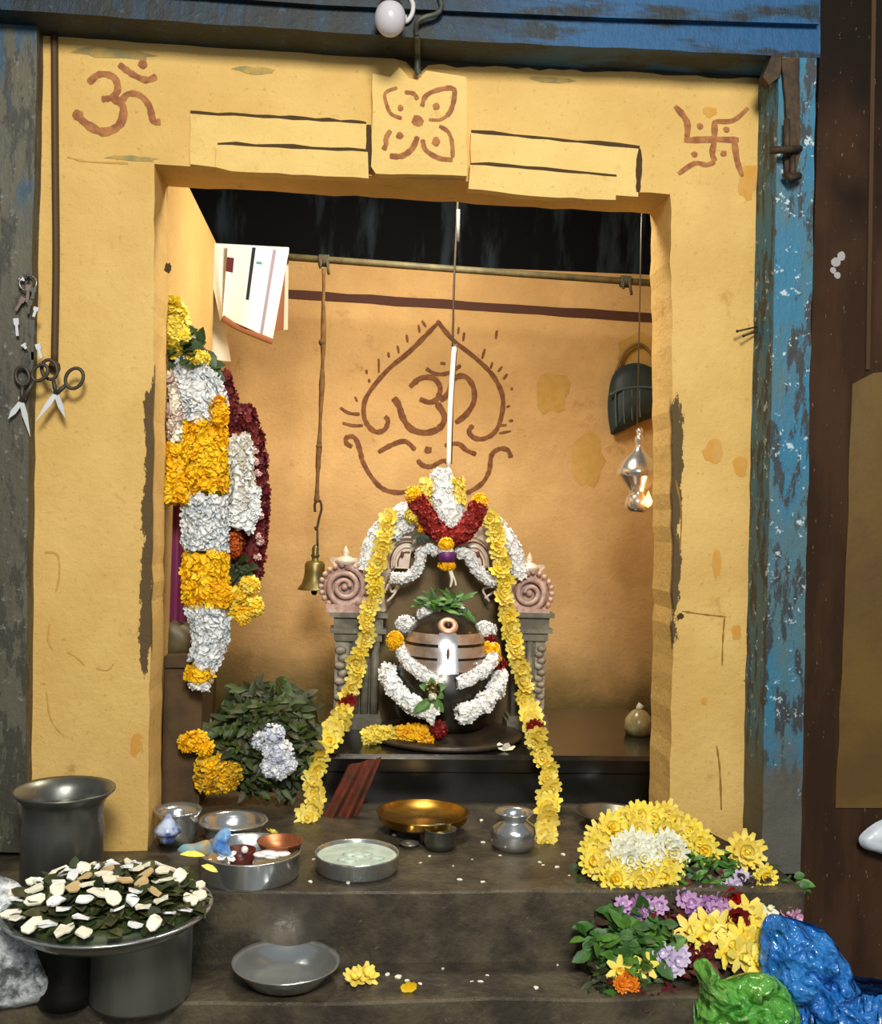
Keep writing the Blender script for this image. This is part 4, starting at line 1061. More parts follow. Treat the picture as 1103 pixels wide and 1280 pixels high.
for x, y, r in ((342,918,.022),(326,926,.016),(352,940,.026),(338,938,.016),(358,955,.02),(340,958,.022),(350,964,.014)):
    bb = MB(); puff(bb, x, y, YH-.125, r, 34, .014, (0,1)); bb.build('bloom', [mat('bluish_white_bloom', (220, 224, 236), .55) if x == 342 and y == 918 else bpy.data.materials['bluish_white_bloom'], M['white']], t)
t = thing('yellow_posy', 'loose yellow flowers at the left foot of the dark leaf heap', 'flowers', S(270, 985, YH-.1))
for x, y, r in ((264,958,.032),(274,972,.03),(260,974,.026),(290,965,.02),(284,976,.016)):
    bb = MB(); puff(bb, x, y, YH-.1, r, 40, .02, (0,1)); bb.build('bloom', [mat('dusky_yellow', (206, 172, 52), .6) if x == 264 else dusk, M['deep_yellow']], t); dusk = bpy.data.materials['dusky_yellow']
t = thing('orange_blooms', 'small orange-yellow flowers on the left edge of the pedestal foot', 'flowers', S(245, 938, .295))
for x, y, r in ((236,928,.02),(248,926,.02),(256,934,.018)):
    bb = MB(); puff(bb, x, y, .295, r, 30, .014); bb.build('bloom', M['deep_yellow'], t)

# wavy rust-red strip at the front left edge of the slab
bb = MB(); sheet(bb, [(436,956),(478,946),(446,1024),(396,1036)], .28, 24, 22, .014, None, 2.3)
solo('red_strip', bb, mat('rust_red_strip', (120, 54, 32), .8, 0, col2=(78, 44, 28), scale=26), 'wavy rust-red strip hanging over the front left edge of the black slab', 'cloth')

# ------------------------------------------------------------------ vessels
def vessel(name, label, cat, base, prof, m, seg=40, group=None, part='body'):
    t = thing(name, label, cat, base, group); b = MB(); b.lathe(prof, base, seg); b.build(part, m, t); return t
def vz(px, py, Y): return S(px, py, Y).z
# tall dark pot on the ledge
Y0 = -.215; s = sc(Y0); P = S(80, 1000, Y0); P.z = 0; zt = vz(82, 988, Y0)
r = 48*s; rim = 60*s
vessel('water_pot', 'tall dull steel pot with a flared rim standing against the left jamb', 'pot', P,
       [(0,.003),(r*.9,.003),(r,.015),(r,zt*.62),(r*.96,zt*.72),(r*.98,zt*.86),(r*1.05,zt*.92),(rim,zt),(rim*1.0,zt+.005),(rim*.93,zt+.002),(r*.95,zt*.9),(r*.9,zt*.7),(r*.92,.02),(0,.02)], M['dull_steel'], part='body')
wp = bpy.context.scene.objects['water_pot']
b = MB(); b.lathe([(0, zt*.8), (r*.9, zt*.8)], P, 32); b.build('dark_water', mat('brown_water', (62, 40, 30), .1), wp)
# steel pot and leaf tray
Yp = -.415; s = sc(Yp); P = S(176, 1200, Yp); P.z = -.15; rt = 61*s; zt = .022
vessel('steel_drum', 'plain steel pot under the right half of the leaf tray', 'pot', P,
       [(0,-.149+.15),(rt*.93,.001),(rt,.01),(rt,zt+.14),(rt*1.03,zt+.146),(rt*1.03,zt+.149),(rt*.96,zt+.147),(rt*.95,.012),(0,.012)], mat('brushed_steel', (176, 180, 174), .34, .8, col2=(140, 144, 138), scale=6, stretch=(1,1,.2)))
P2 = S(84, 1200, -.43); P2.z = -.15; r2 = 36*s
vessel('dark_pot', 'sooty dark pot under the left half of the leaf tray', 'pot', P2,
       [(0,.001),(r2*.9,.001),(r2*1.05,.03),(r2*1.05,.12),(r2*.9,.15),(r2,.168),(r2,.171),(r2*.85,.15),(r2*.95,.03),(0,.02)], M['black_steel'])
Yt = -.485; s = sc(Yt); TP = S(136, 1128, Yt); TP.z = .0235; tr = 125*s
t = vessel('leaf_tray', 'wide steel tray heaped with leaves and cream petals on two pots', 'tray', TP,
       [(0,.0),(tr*.78,.0),(tr*.86,.012),(tr*.92,.028),(tr*.99,.031),(tr,.034),(tr*.985,.036),(tr*.9,.033),(tr*.82,.014),(0,.006)], M['steel'], 56)
mound = lambda x, y: .03 + .052*max(0, 1 - ((x/tr)**2 + (y/tr)**2)*1.08)**.7
bb = MB(); prof = [(tr*.86*k2/8, .03 + .052*max(0, 1-(.86*k2/8)**2*1.08)**.7 - .012) for k2 in range(9)][::-1]; prof = [(tr*.83, .014)] + prof
bb.lathe(prof, TP, 36)
for i in range(420):
    a = random.uniform(0,6.28); q = math.sqrt(random.random())*tr*.86; x, y = q*math.cos(a), q*math.sin(a); p = TP + Vector((x, y, mound(x,y)-.004))
    bb.leaf(p, (random.uniform(-1,1), random.uniform(-1,1), random.uniform(-.1,.35)), (random.uniform(-.5,.5), random.uniform(-.5,.5), 1), random.uniform(.026,.042), random.uniform(.022,.032), random.choice((0,0,0,1)), .25)
tag(bb.build('bilva_leaves', [M['leaf_dark'], M['olive'], mat('pale_olive_leaf', (132, 124, 84), .6)]), 'layer of dark and olive leaves heaped on the wide tray', 'leaves', kind='stuff')
pm = MB(); 
def petal_mesh(name, w, h, mm):
    b = MB(); n = 9; ring = [Vector((math.cos(6.283*i/n)*w*random.uniform(.75,1.1), math.sin(6.283*i/n)*h*random.uniform(.75,1.1), random.uniform(-.002,.003))) for i in range(n)]
    b.prism([v + Vector((0,0,.0035)) for v in ring][::1], [v*.96 for v in ring]); b.mi = [0]*len(b.f); return b.mesh(name, mm)
pms = [petal_mesh('cream_petal', .021, .015, M['cream']), petal_mesh('cream_petal', .025, .017, M['cream']), petal_mesh('cream_petal', .017, .014, M['white']), petal_mesh('cream_petal', .02, .014, mat('beige_petal', (206, 178, 128), .6))]
spots = []
tries = 0
while len(spots) < 64 and tries < 4000:
    tries += 1
    a = random.uniform(0,6.28); q = math.sqrt(random.random())*tr*.9; x, y = q*math.cos(a), q*math.sin(a)
    if all(math.hypot(x-u, y-v) > .0285 for u, v in spots): spots.append((x, y))
for i, (x, y) in enumerate(spots):
    o = bpy.data.objects.new('cream_petal', pms[random.choice((0,1,1,2,2,0,2,0,3))]); COL.objects.link(o)
    o.location = TP + Vector((x, y, mound(x, y) + .006)); o.rotation_euler = (random.uniform(-.45,.35), random.uniform(-.4,.4), random.uniform(0,6.28))
    tag(o, 'cream petal scattered on the leaves in the wide tray', 'petal', 'cream petals on the leaf tray')
bb = MB(); bb.leaf(S(252,1082,-.42), (1,.1,-.3), (0,-.6,.8), .035, .016); bb.leaf(S(225,1068,-.40), (1,.2,.0), (0,-.6,.8), .05, .016)
solo('yellow_petal', bb, M['yellow'], 'long yellow petals at the right rim of the leaf tray', 'petal')
# clear plastic bag at the far left
bb = MB(); pillow(bb, [(-30,1105),(10,1098),(34,1120),(44,1160),(60,1190),(84,1215),(78,1242),(40,1254),(-30,1256)], -.44, .06, .03, 22, 12, 0, .5, 3)
zmin = -.149
for v in bb.v: v.z = max(v.z, zmin)
k = NT('clear_plastic'); k.color(k.mix(k.step(k.noise(16, 6, .7), .38, .58), lin((96, 102, 100)), lin((240, 246, 248)))); k.b.inputs['Roughness'].default_value = .2; k.b.inputs['Alpha'].default_value = .82; k.bump(k.noise(40, 5), .5, .01)
solo('plastic_bag', bb, k.m, 'crumpled whitish plastic bag beside the dark pot at bottom left', 'bag')

# steel tray with offerings
Y1 = -.165; s = sc(Y1); P = S(312, 1085, Y1); P.z = 0; r = 63*s
t = vessel('offering_tray', 'round straight-sided steel tray holding offerings in front of the left jamb', 'tray', P,
       [(0,.002),(r*.93,.002),(r*.97,.008),(r,.058),(r*1.01,.06),(r*.99,.062),(r*.96,.058),(r*.93,.01),(0,.008)], M['steel'], 44)
s = sc(-.16)
C = S(350, 1056, -.14); C.z = .045
vessel('copper_bowl', 'shallow reddish copper bowl in the offering tray', 'bowl', C, [(0,.0),(18*s,.0),(25*s,.012),(28*s,.024),(29*s,.026),(27*s,.026),(22*s,.012),(0,.006)], M['copper'], 30)
bb = MB(); pillow(bb, [(268,1066),(266,1052),(273,1040),(283,1034),(289,1042),(286,1056),(290,1070)], -.2, .018, .006, 40, 5, 0, .6)
solo('blue_packet', bb, mat('bright_blue_plastic', (70, 130, 210), .3, 0, col2=(150, 190, 226), scale=40), 'small bright blue plastic packet in the offering tray', 'packet')
bb = MB(); c = S(302, 1052, -.14); c.z = .012; bb.lathe([(0,0),(14*s,0),(17*s,.02),(18*s,.04),(16*s,.04),(14*s,.01),(0,.01)], c, 24)
solo('red_cup', bb, mat('dark_red_plastic', (92, 34, 26), .4), 'small dark red cup in the middle of the offering tray', 'cup')
bb = MB()
for x, y in ((336,1066),(344,1068),(352,1067),(328,1068),(340,1070)): bb.ball(S(x, y, -.19), 9*s, 0, 10, 6, (1.3, 1, .3))
solo('white_paste', bb, M['white'], 'flat patch of white powder at the right of the offering tray', 'powder')
bb = MB(); c = S(284, 1068, -.2)
for a in (10, 80, 160, 230, 300): bb.petal(c, (math.cos(R(a)), -.2, math.sin(R(a))*.5), (0,-.6,.8), .022, .016)
bb.ball(S(306, 1062, -.2), .008, 0, 8, 6)
solo('white_flower', bb, M['white'], 'small white flower beside the blue packet in the offering tray', 'flower')
bb = MB(); pillow(bb, [(224,1066),(228,1056),(244,1054),(260,1050),(264,1062),(258,1070)], -.2, .02, .004, 30, 5)
solo('cloth_scrap', bb, [mat('pale_blue_scrap', (120, 180, 200), .6, 0, col2=(196, 150, 60), scale=18)], 'pale blue and tan scrap at the left of the offering tray', 'cloth')
bb = MB(); c = S(210, 1036, -.05)
bb.lathe([(0,.034),(.006,.033),(.009,.024),(.02,.012),(.03,.0),(.031,-.008),(.024,-.01),(.018,-.022),(.017,-.03),(0,-.03)], c, 18); c2 = c.copy()
solo('blue_cup', bb, mat('pale_blue_china', (200, 214, 236), .3, 0, col2=(60, 84, 150), scale=30), 'small pale blue lidded cup beside the left jamb', 'cup')
# pair of steel vessels behind the tray
Y2 = .06; s = sc(Y2)
P = S(222, 1040, Y2); P.z = 0; h = vz(222, 1012, Y2)
vessel('steel_tumbler', 'shiny steel vessel partly hidden behind the left jamb', 'vessel', P, [(0,.002),(22*s,.002),(24*s,h*.4),(24*s,h*.8),(29*s,h),(28*s,h+.003),(22*s,h*.8),(20*s,.01),(0,.01)], M['steel'])
P = S(291, 1045, Y2+.02); P.z = 0; h = vz(291, 1026, Y2+.02)
vessel('steel_basin', 'steel basin with a wide bright rim behind the offering tray', 'basin', P, [(0,.002),(32*s,.002),(35*s,h*.5),(36*s,h*.85),(43*s,h),(43*s,h+.004),(38*s,h),(33*s,h*.5),(30*s,.01),(0,.01)], M['steel'])
# plate with milk
Y3 = -.13; s = sc(Y3); P = S(446, 1085, Y3); P.z = 0; r = 53*s
t = vessel('milk_plate', 'round steel plate filled with white milk on the threshold', 'plate', P, [(0,.002),(r*.92,.002),(r*.96,.008),(r*.97,.036),(r,.04),(r*.99,.043),(r*.94,.04),(r*.92,.012),(0,.008)], M['steel'], 44)
bb = MB(); bb.lathe([(0,.036),(r*.6,.036),(r*.935,.034)], P, 36)
for k2 in range(14): a = random.uniform(0,6.28); q = random.uniform(0,.7)*r; bb.ball(P + Vector((q*math.cos(a), q*math.sin(a), .037)), .012, 0, 8, 5, (1.4, 1, .3))
bb.build('milk', mat('milky_liquid', (206, 222, 210), .35, 0, col2=(178, 198, 184), scale=30), t)
# bowl on the lower tread
Y4 = -.365; s = sc(Y4); P = S(357, 1222, Y4); P.z = -.15; r = 67*s
vessel('steel_bowl', 'wide shallow steel bowl on the lower step', 'bowl', P, [(0,.002),(r*.5,.002),(r*.7,.012),(r*.88,.034),(r*.98,.045),(r,.047),(r*.99,.049),(r*.9,.042),(r*.84,.036),(r*.68,.014),(r*.45,.007),(0,.007)], M['steel'], 48)
# brass tripod tray and things by it
Y5 = .14; s = sc(Y5); P = S(528, 1050, Y5); P.z = 0; h = vz(530, 1016, Y5); r = 57*s
t = thing('brass_stand', 'low brass tray on short legs in front of the black slab', 'stand', P)
b = MB(); b.lathe([(0,h-.022),(r*.9,h-.022),(r*.97,h-.014),(r,h),(r*1.02,h+.004),(r*.97,h+.002),(r*.92,h-.01),(0,h-.012)], P, 44); b.build('tray_top', M['brass'], t)
for a in (-92, 30, 150):
    b = MB(); q = P + Vector((math.cos(R(a))*r*.72, math.sin(R(a))*r*.72, 0)); b.tube([q + Vector((0,0,h-.02)), q + Vector((0,0,h*.5)), q], lambda z: .016 - .006*z, 10); b.build('leg', M['iron'], t)
P = S(550, 1058, .02); P.z = 0
vessel('steel_cup', 'small dark steel cup before the brass tray, right of its leg', 'cup', P, [(0,.001),(17*s,.001),(20*s,.02),(19*s,.048),(20*s,.05),(18*s,.05),(17*s,.01),(0,.008)], M['dull_steel'], 28)
P = S(512, 1056, .03); P.z = 0
vessel('steel_saucer', 'tiny steel saucer before the brass tray, left of its leg', 'saucer', P, [(0,.001),(7*s,.001),(11*s,.01),(12*s,.012),(10*s,.012),(6*s,.005),(0,.004)], M['steel'], 20)
# lota with lid
Y6 = .02; s = sc(Y6); P = S(641, 1072, Y6); P.z = 0; h = vz(641, 1014, Y6)
t = vessel('steel_lota', 'steel water pot with a flared mouth left of the right-hand garland end', 'pot', P, [(0,.001),(23*s,.001),(28*s,h*.2),(29*s,h*.45),(27*s,h*.62),(18*s,h*.74),(17*s,h*.82),(24*s,h*.97),(25*s,h),(22*s,h*.96),(14*s,h*.8),(22*s,h*.5),(22*s,.01),(0,.01)], M['steel'], 36)
# plate at right inside
Y7 = .2; s = sc(Y7); P = S(762, 1025, Y7); P.z = 0; h = vz(762, 1016, Y7)
vessel('steel_dish', 'dull steel dish behind the heap of yellow flowers', 'dish', P, [(0,.001),(24*s,.001),(34*s,h*.6),(42*s,h),(43*s,h+.003),(40*s,h),(30*s,h*.5),(20*s,.01),(0,.01)], M['dull_steel'], 36)
# plastic jar on the slab
Y8 = .72; s = sc(Y8); P = S(798, 930, Y8); P.z = ZP
t = thing('plastic_jar', 'small clear plastic pouch tied at the neck on the slab by the right jamb', 'pouch', P)
b = MB(); h = 34*s; b.lathe([(0,.001),(16*s,.001),(19*s,h*.25),(17*s,h*.6),(10*s,h*.85),(5*s,h*.95)], P, 22); b.build('pouch_body', mat('cloudy_plastic', (140, 128, 84), .25, 0, col2=(170, 160, 120), scale=20), t)
b = MB(); b.tube([P + Vector((0,0,h*.93)), P + Vector((0,0,h*1.0)), P + Vector((.008,0,h*1.12))], lambda q: .012-.002*math.sin(q*3), 10); b.build('neck', M['clothgrey'], t)

# loose flowers and petals on the steps
fl = mum_mesh('loose_flower', .026, [M['pale_yellow'], M['yellow'], M['stem']], ((8,1,.1),(6,.7,.6)), .6)
def loose(name, me, loc, label, cat, rot, scale=1, group=None):
    o = bpy.data.objects.new(name, me); COL.objects.link(o); o.location = loc; o.rotation_euler = rot; o.scale = (scale,)*3
    return tag(o, label, cat, group)
loose('yellow_flower', fl, SZ(443, 1224, -.138), 'left of the two pale yellow flowers fallen on the lower step', 'flower', (.3,.2,0))
loose('yellow_flower', fl, SZ(458, 1220, -.136), 'right of the two pale yellow flowers fallen on the lower step', 'flower', (.6,-.2,1))
bb = MB(); c = SZ(512, 1240, -.146)
for a in (60, 100, 140): bb.petal(c, (math.cos(R(a)), .1, math.sin(R(a))), (0,-1,.2), .022, .018)
solo('orange_petal', bb, M['deep_yellow'], 'small orange-yellow petal at the edge of the lower step', 'petal')
loose('cream_flower', fl, SZ(340, 1043, .02), 'single cream flower lying behind the copper bowl', 'flower', (.5,.1,2), .75)
bits = petal_mesh('petal_scrap', .011, .007, M['cream'])
for i in range(46):
    zone = random.random()
    if zone < .6: p = SZ(random.uniform(380, 720), random.uniform(1066, 1106), .0005)
    elif zone < .85: p = SZ(random.uniform(430, 720), random.uniform(1205, 1236), -.1495)
    else: p = SZ(random.uniform(400, 640), random.uniform(1010, 1060), .0005)
    if p.y < YS1+.01 and p.z > -.1: continue
    loose('petal_scrap', bits, p, 'tiny cream petal scrap fallen on the dark stone floor', 'petal', (0, 0, random.uniform(0, 6)), random.uniform(.3, .75), 'petal scraps on the steps')

# ------------------------------------------------------------------ heap of flowers at right
def HY(py): return -.09 - (py-1015)/245*.36
core = [(742,1062),(760,1030),(830,1018),(880,1040),(925,1062),(958,1068),(978,1110),(985,1170),(968,1240),(900,1266),(800,1262),(740,1240),(728,1195),(748,1150),(735,1110)]
P = smooth([Vector((x,y,0)) for x,y in core], 4, True); n = len(P); cc = sum(P, Vector())/n; bb = MB(); fr = []; bk = []; rings = 9
def heap(px, py, lift=0):
    d = 1 - min(1, math.hypot((px-cc.x)/135, (py-cc.y)/135))
    w = S(px, py, HY(py) + .03 - lift); return w
for k2 in range(rings+1):
    for p in P:
        q = cc.lerp(p, k2/rings); w = heap(q.x, q.y); w += Vector((0, .012*noise.noise(w*30) + (.05 if k2 == rings else 0), 0)); fr.append(w)
        zz = .001 if w.y > YS1+.0 else -.149
        bk.append(Vector((w.x, min(w.y + .07, -.125) if w.y < -.12 else w.y+.02, max(w.z-.01, zz))))
N = len(fr); fs = []
for k2 in range(rings):
    for i in range(n):
        j = (i+1) % n; fs += [(k2*n+i, (k2+1)*n+i, (k2+1)*n+j, k2*n+j), (N+k2*n+i, N+k2*n+j, N+(k2+1)*n+j, N+(k2+1)*n+i)]
for i in range(n): j = (i+1) % n; fs.append((rings*n+i, N+rings*n+i, N+rings*n+j, rings*n+j))
bb.add(fr+bk, fs, 2)
def scatter_leaves(mb, x0, x1, y0, y1, cnt, ln, wd, mats, ell=True, lift=.012):
    for i in range(cnt):
        x, y = random.uniform(x0,x1), random.uniform(y0,y1)
        if ell and ((x-(x0+x1)/2)/((x1-x0)/2))**2 + ((y-(y0+y1)/2)/((y1-y0)/2))**2 > 1: continue
        p = heap(x, y, lift + random.uniform(0,.015))
        mb.leaf(p, (random.uniform(-1,1), random.uniform(-.7,0), random.uniform(-.9,.5)), (random.uniform(-.5,.5), -.7, .7), ln*random.uniform(.7,1.2), wd*random.uniform(.7,1.2), random.choice(mats))
scatter_leaves(bb, 735, 960, 1085, 1240, 420, .036, .018, (2, 3, 2, 3, 2, 4), False, .012); scatter_leaves(bb, 800, 950, 1095, 1150, 160, .034, .02, (2, 4, 2), False, .02)
tag(bb.build('flower_litter', [M['leaf'], M['leaf_pale'], mat('brown_litter', (58, 40, 24), .8, 0, col2=(40, 34, 18), scale=20), M['leaf_dark'], M['maroon']]), 'mound of withered leaves and litter under the flower heap at right', 'litter', kind='stuff')
def sprig(label, x0, x1, y0, y1, cnt, ln, wd, mats, lift):
    bb = MB(); scatter_leaves(bb, x0, x1, y0, y1, cnt, ln, wd, (0,0,1), True, lift)
    c = heap((x0+x1)/2, (y0+y1)/2, lift); bb.tube([c + Vector((-.02, .0, -.03)), c, c + Vector((.02, 0, .02))], .003, 6)
    solo('leaf_bunch', bb, mats, label, 'leaves')
sprig('bunch of fine green leaves right of the white and yellow blooms', 836, 924, 1062, 1112, 170, .034, .012, [M['leaf'], M['leaf_pale']], .03)
sprig('large bunch of broad green leaves on the lower left of the flower heap', 732, 842, 1134, 1214, 200, .046, .026, [M['leaf'], M['leaf_pale']], .03)
sprig('few dark leaves at the left tip of the yellow blooms', 722, 752, 1068, 1100, 36, .04, .03, [M['leaf_dark'], M['leaf']], .012)
sprig('small green leaves at the foot of the blue post', 955, 1002, 1094, 1116, 40, .035, .02, [M['leaf'], M['leaf_pale']], .0)
sprig('trailing dull green leaves at the bottom of the flower heap', 734, 800, 1204, 1256, 90, .035, .016, [M['leaf_dark'], M['leaf']], .02)
def flower_set(name, me_list, spots, label, cat, group, sc_=1, lift=.045, tilt=.7):
    for x, y, *q in spots:
        o = bpy.data.objects.new(name, random.choice(me_list)); COL.objects.link(o)
        o.location = heap(x, y, lift + random.uniform(-.006, .006))
        d = Vector((random.uniform(-.3,.3) + (x-cc.x)/420, -1, random.uniform(.1,tilt))).normalized() if len(spots) > 1 else Vector((-.1, -1, .25)).normalized()
        o.rotation_mode = 'QUATERNION'; o.rotation_quaternion = d.to_track_quat('Z','Y') @ Quaternion((0,0,1), random.uniform(0,6.28))
        f = (q[0] if q else 1)*sc_*random.uniform(.92,1.08); o.scale = (f,)*3
        tag(o, label, cat, group)
cy = [mum_mesh('yellow_chrysanthemum', .042, [M['yellow'], M['deep_yellow'], M['stem']]), mum_mesh('yellow_chrysanthemum', .042, [M['pale_yellow'], M['yellow'], M['stem']])]
cw = [mum_mesh('white_chrysanthemum', .038, [mat('cream_white_petal', (240, 240, 222), .55), M['pale_yellow'], M['stem']])]
flower_set('yellow_chrysanthemum', cy, [(745,1062),(752,1046),(764,1036),(782,1028),(800,1022),(816,1024),(832,1022),(846,1030),(860,1040),(872,1052),(742,1078),(760,1086),(768,1100),(784,1096),(800,1104),(812,1094),(824,1084),(838,1078),(830,1096),(796,1038),(776,1046),(846,1046),(828,1038),(880,1062),(756,1070)],
           'yellow chrysanthemum in the ring around the white blooms at the top of the heap', 'flower', 'yellow chrysanthemums ringing the white blooms', .92)
flower_set('white_chrysanthemum', cw, [(776,1064),(790,1056),(806,1062),(820,1060),(834,1056),(786,1074),(804,1074),(818,1070),(772,1078),(842,1064)], 'white chrysanthemum in the middle of the yellow ring on the heap', 'flower', 'white chrysanthemums inside the yellow ring', .9, .06)
flower_set('yellow_chrysanthemum', cy, [(932,1064,1.15)], 'lone large yellow chrysanthemum beside the foot of the right jamb', 'flower', None)
flower_set('yellow_chrysanthemum', cy, [(956,1096,.7)], 'small yellow flower just below the lone large chrysanthemum', 'flower', None)
star = [star_mesh('yellow_star_flower', .036, [M['pale_yellow'], M['yellow']]), star_mesh('yellow_star_flower', .034, [M['yellow'], M['deep_yellow']])]
flower_set('yellow_star_flower', star, [(862,1164),(874,1172),(884,1158),(898,1162),(908,1158),(924,1146),(936,1140),(944,1152),(946,1168),(938,1180),(928,1170),(906,1190),(914,1182),(940,1196),(948,1206),(926,1194),(950,1184)], 'open yellow flower in the lower right cluster above the green bag', 'flower', 'yellow flowers above the green bag', 1.12, .045)
flower_set('cream_flower', [star_mesh('cream_flower', .026, [M['cream'], M['yellow']])], [(950,1128),(960,1136),(944,1122)], 'small cream flower at the right edge beside the blue bag', 'flower', 'cream flowers by the blue bag', 1, .035)
st2 = [star_mesh('yellow_star_flower', .03, [M['yellow'], M['orange']])]
flower_set('yellow_star_flower', st2, [(774,1212)], 'left one of two yellow star flowers low on the heap', 'flower', None)
flower_set('yellow_star_flower', st2, [(806,1208)], 'right one of two yellow star flowers low on the heap', 'flower', None)
flower_set('orange_flower', [mum_mesh('orange_flower', .026, [M['orange'], M['deep_yellow'], M['stem']])], [(782,1222),(790,1232),(776,1230)], 'small orange flower low on the heap between the yellow stars', 'flower', 'orange flowers low on the heap', .72, .04)
pu = [mum_mesh('purple_flower', .022, [M['purple'], M['lavender'], M['stem']], ((8,1,.15),(6,.7,.7)), .6), mum_mesh('purple_flower', .022, [mat('mauve_petal', (208, 168, 210), .55), M['lavender'], M['stem']], ((8,1,.15),(6,.7,.7)), .6)]
flower_set('purple_flower', pu, [(778,1130),(790,1134),(802,1128),(814,1136),(824,1132),(796,1140)], 'purple flower in the left string above the broad leaves', 'flower', 'purple flowers on the left', 1, .045)
flower_set('purple_flower', pu, [(854,1122),(864,1128),(874,1120),(882,1130),(892,1136),(900,1128),(868,1138),(904,1140),(888,1120),(896,1142)], 'purple flower in the right string under the fine leaves', 'flower', 'purple flowers on the right', 1, .045)
la = [mum_mesh('lavender_flower', .022, [M['lavender'], M['white'], M['stem']], ((8,1,.15),(6,.7,.7)), .6)]
flower_set('lavender_flower', la, [(926,1098),(934,1104),(920,1108),(912,1112)], 'lavender flower below the lone large chrysanthemum', 'flower', 'lavender flowers upper right', 1, .035)
flower_set('lavender_flower', la, [(836,1198),(846,1202),(852,1194),(842,1208),(828,1192)], 'lavender flower above the left corner of the green bag', 'flower', 'lavender flowers above the green bag', 1, .045)
re = [mum_mesh('red_rose_bloom', .024, [M['red'], M['red'], M['stem']], ((7,1,.5),(6,.8,.9),(4,.5,1.2)), .75), mum_mesh('red_rose_bloom', .024, [mat('scarlet_petal', (178, 16, 22), .5), M['red'], M['stem']], ((7,1,.5),(6,.8,.9),(4,.5,1.2)), .75)]
flower_set('red_bloom', re, [(914,1122,1.1)], 'upper red rose bloom on the right of the heap', 'flower', None, 1, .05)
flower_set('red_bloom', re, [(920,1148,1.2)], 'lower red rose bloom on the right of the heap', 'flower', None, 1, .05)
ma = [mum_mesh('maroon_flower', .024, [M['maroon'], M['maroon'], M['stem']], ((8,1,.2),(6,.7,.7)), .65)]
flower_set('maroon_flower', ma, [(846,1150),(858,1154),(848,1176),(880,1184),(892,1176),(884,1192),(870,1200),(900,1172),(866,1186)], 'dark maroon flower among the yellow ones in the middle of the heap', 'flower', 'maroon flowers mid heap', 1, .025)
flower_set('maroon_flower', ma, [(798,1250),(838,1246),(806,1256),(830,1252)], 'faded maroon flower at the very bottom of the heap', 'flower', 'maroon flowers at the bottom of the heap', 1, .03)
flower_set('pink_flower', [mum_mesh('pink_flower', .022, [mat('pink_petal', (216, 160, 190), .5), M['lavender'], M['stem']], ((8,1,.2),(6,.7,.7)), .65)], [(984,1142),(994,1146)], 'pink flower peeping above the blue plastic bag', 'flower', 'pink flowers above the blue bag', 1, .02)
bb = MB()
for i in range(10): bb.petal(heap(828 + random.uniform(-6,6), 1114 + random.uniform(-3,3), .045), (random.uniform(-1,1), -.5, random.uniform(-.3,.5)), (0,-1,.3), .018, .014)
solo('peach_petals', bb, mat('peach_petal', (238, 206, 140), .6), 'few peach petals under the yellow ring of the heap', 'petals')

# plastic bags
def bagmat(name, c1, c2, c3, alpha):
    k = NT(name); n1 = k.noise(10, 5, .6); n2 = k.noise(26, 6, .7, stretch=(1, 1, .6))
    c = k.mix(k.step(n1, .38, .62), lin(c1), lin(c2)); c = k.mix(k.step(n2, .62, .68), c, lin(c3)); k.color(c)
    vo = k.n.new('ShaderNodeTexVoronoi'); vo.inputs['Scale'].default_value = 26; vo.feature = 'F1'; k.link(k.tc.outputs['Object'], vo.inputs['Vector'])
    vo2 = k.n.new('ShaderNodeTexVoronoi'); vo2.inputs['Scale'].default_value = 60; k.link(k.tc.outputs['Object'], vo2.inputs['Vector'])
    k.b.inputs['Roughness'].default_value = .16; k.b.inputs['Alpha'].default_value = alpha
    k.b.inputs['Coat Weight'].default_value = .6; k.b.inputs['Coat Roughness'].default_value = .08
    k.bump(k.math('ADD', k.math('ADD', vo.outputs['Distance'], k.math('MULTIPLY', vo2.outputs['Distance'], .4)), n1), .75, .03); return k.m
bb = MB(); pillow(bb, [(958,1146),(990,1148),(1030,1162),(1052,1190),(1066,1220),(1084,1242),(1110,1268),(1110,1330),(1040,1330),(975,1330),(952,1260),(950,1200)], -.40, .09, .05, 20, 26, 0, .5, 5)
for v in bb.v: v.z = max(v.z, -.325 if v.y < YS2-.002 else -.149)
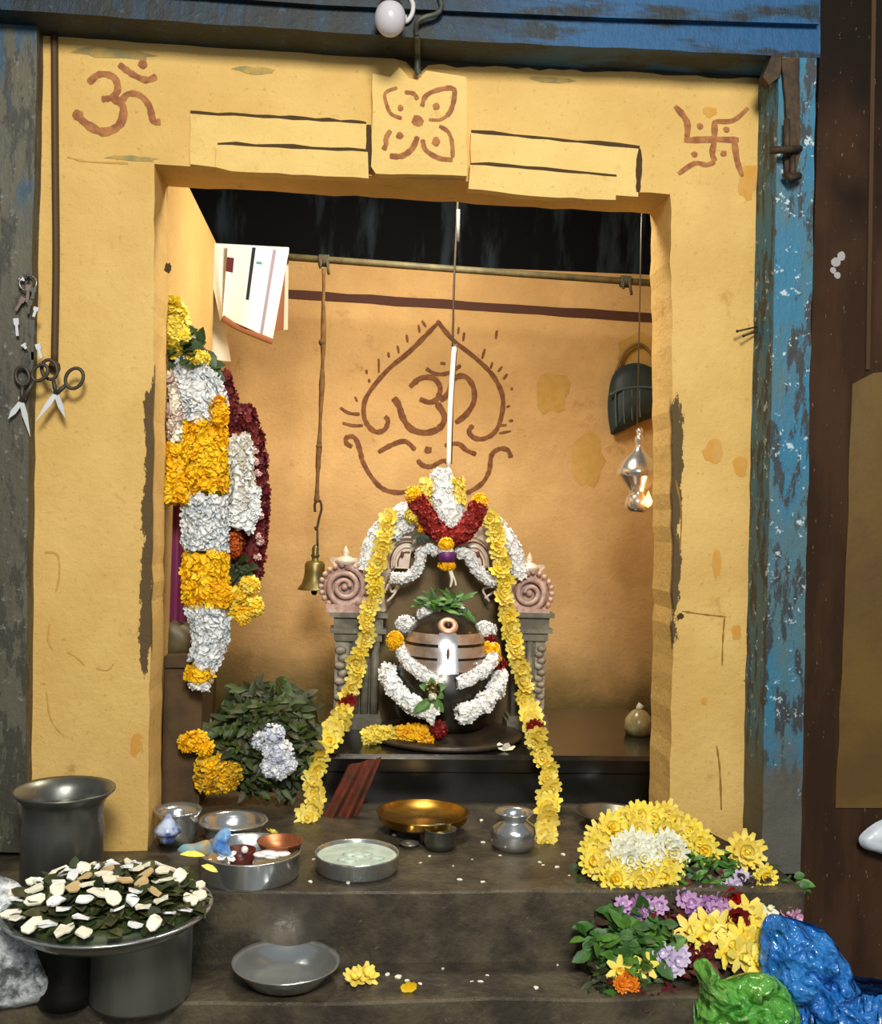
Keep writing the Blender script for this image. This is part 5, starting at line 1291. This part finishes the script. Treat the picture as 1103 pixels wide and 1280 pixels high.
solo('blue_plastic_bag', bb, bagmat('blue_plastic', (34, 116, 204), (52, 136, 214), (120, 180, 230), .93), 'crumpled blue plastic bag at the bottom right corner', 'bag')
bb = MB(); pillow(bb, [(868,1206),(882,1198),(892,1222),(905,1226),(940,1216),(972,1222),(992,1244),(1000,1270),(996,1330),(880,1330),(872,1280),(876,1240)], -.47, .06, .045, 24, 22, 0, .5, 8)
for v in bb.v: v.z = max(v.z, -.325 if v.y < YS2-.002 else -.149)
solo('green_plastic_bag', bb, bagmat('green_plastic', (84, 170, 62), (120, 186, 80), (190, 220, 150), .85), 'crumpled green plastic bag below the flower heap', 'bag')
# white thing at the right edge
bb = MB(); pillow(bb, [(1074,1048),(1082,1038),(1100,1026),(1125,1020),(1125,1068),(1092,1064),(1078,1058)], -.09, .028, .006, 20, 8, 0, .5, 2)
solo('white_bundle', bb, mat('white_plastic_bundle', (214, 222, 230), .35, 0, col2=(186, 196, 208), scale=20), 'white plastic bundle stuck on the maroon wall at the right edge', 'bundle')

# ------------------------------------------------------------------ light
w = bpy.data.worlds.new('world'); scene.world = w; w.use_nodes = True
w.node_tree.nodes['Background'].inputs[0].default_value = (.62, .66, .72, 1); w.node_tree.nodes['Background'].inputs[1].default_value = .26
def area(name, loc, to, size, power, col):
    l = bpy.data.lights.new(name, 'AREA'); l.energy = power; l.color = col; l.size = size
    o = bpy.data.objects.new(name, l); COL.objects.link(o); o.location = loc
    o.rotation_euler = (Vector(to) - Vector(loc)).to_track_quat('-Z', 'Y').to_euler(); return o
area('daylight', (.1, -3.7, 2.75), (.35, 0, .8), .8, 158, (1, .96, .86))
area('sky_fill', (1.2, -4.2, 2.0), (.2, 0, .7), 2.2, 34, (.9, .95, 1))
area('inner_lamp', (.25, .5, 1.98), (.12, 1.15, .4), .35, 25, (1, .9, .72))
pt = bpy.data.lights.new('lamp_flame', 'POINT'); pt.energy = .5; pt.color = (1, .42, .14); pt.shadow_soft_size = .01
o = bpy.data.objects.new('lamp_flame', pt); COL.objects.link(o); o.location = fc + Vector((.005, -.03, .005))
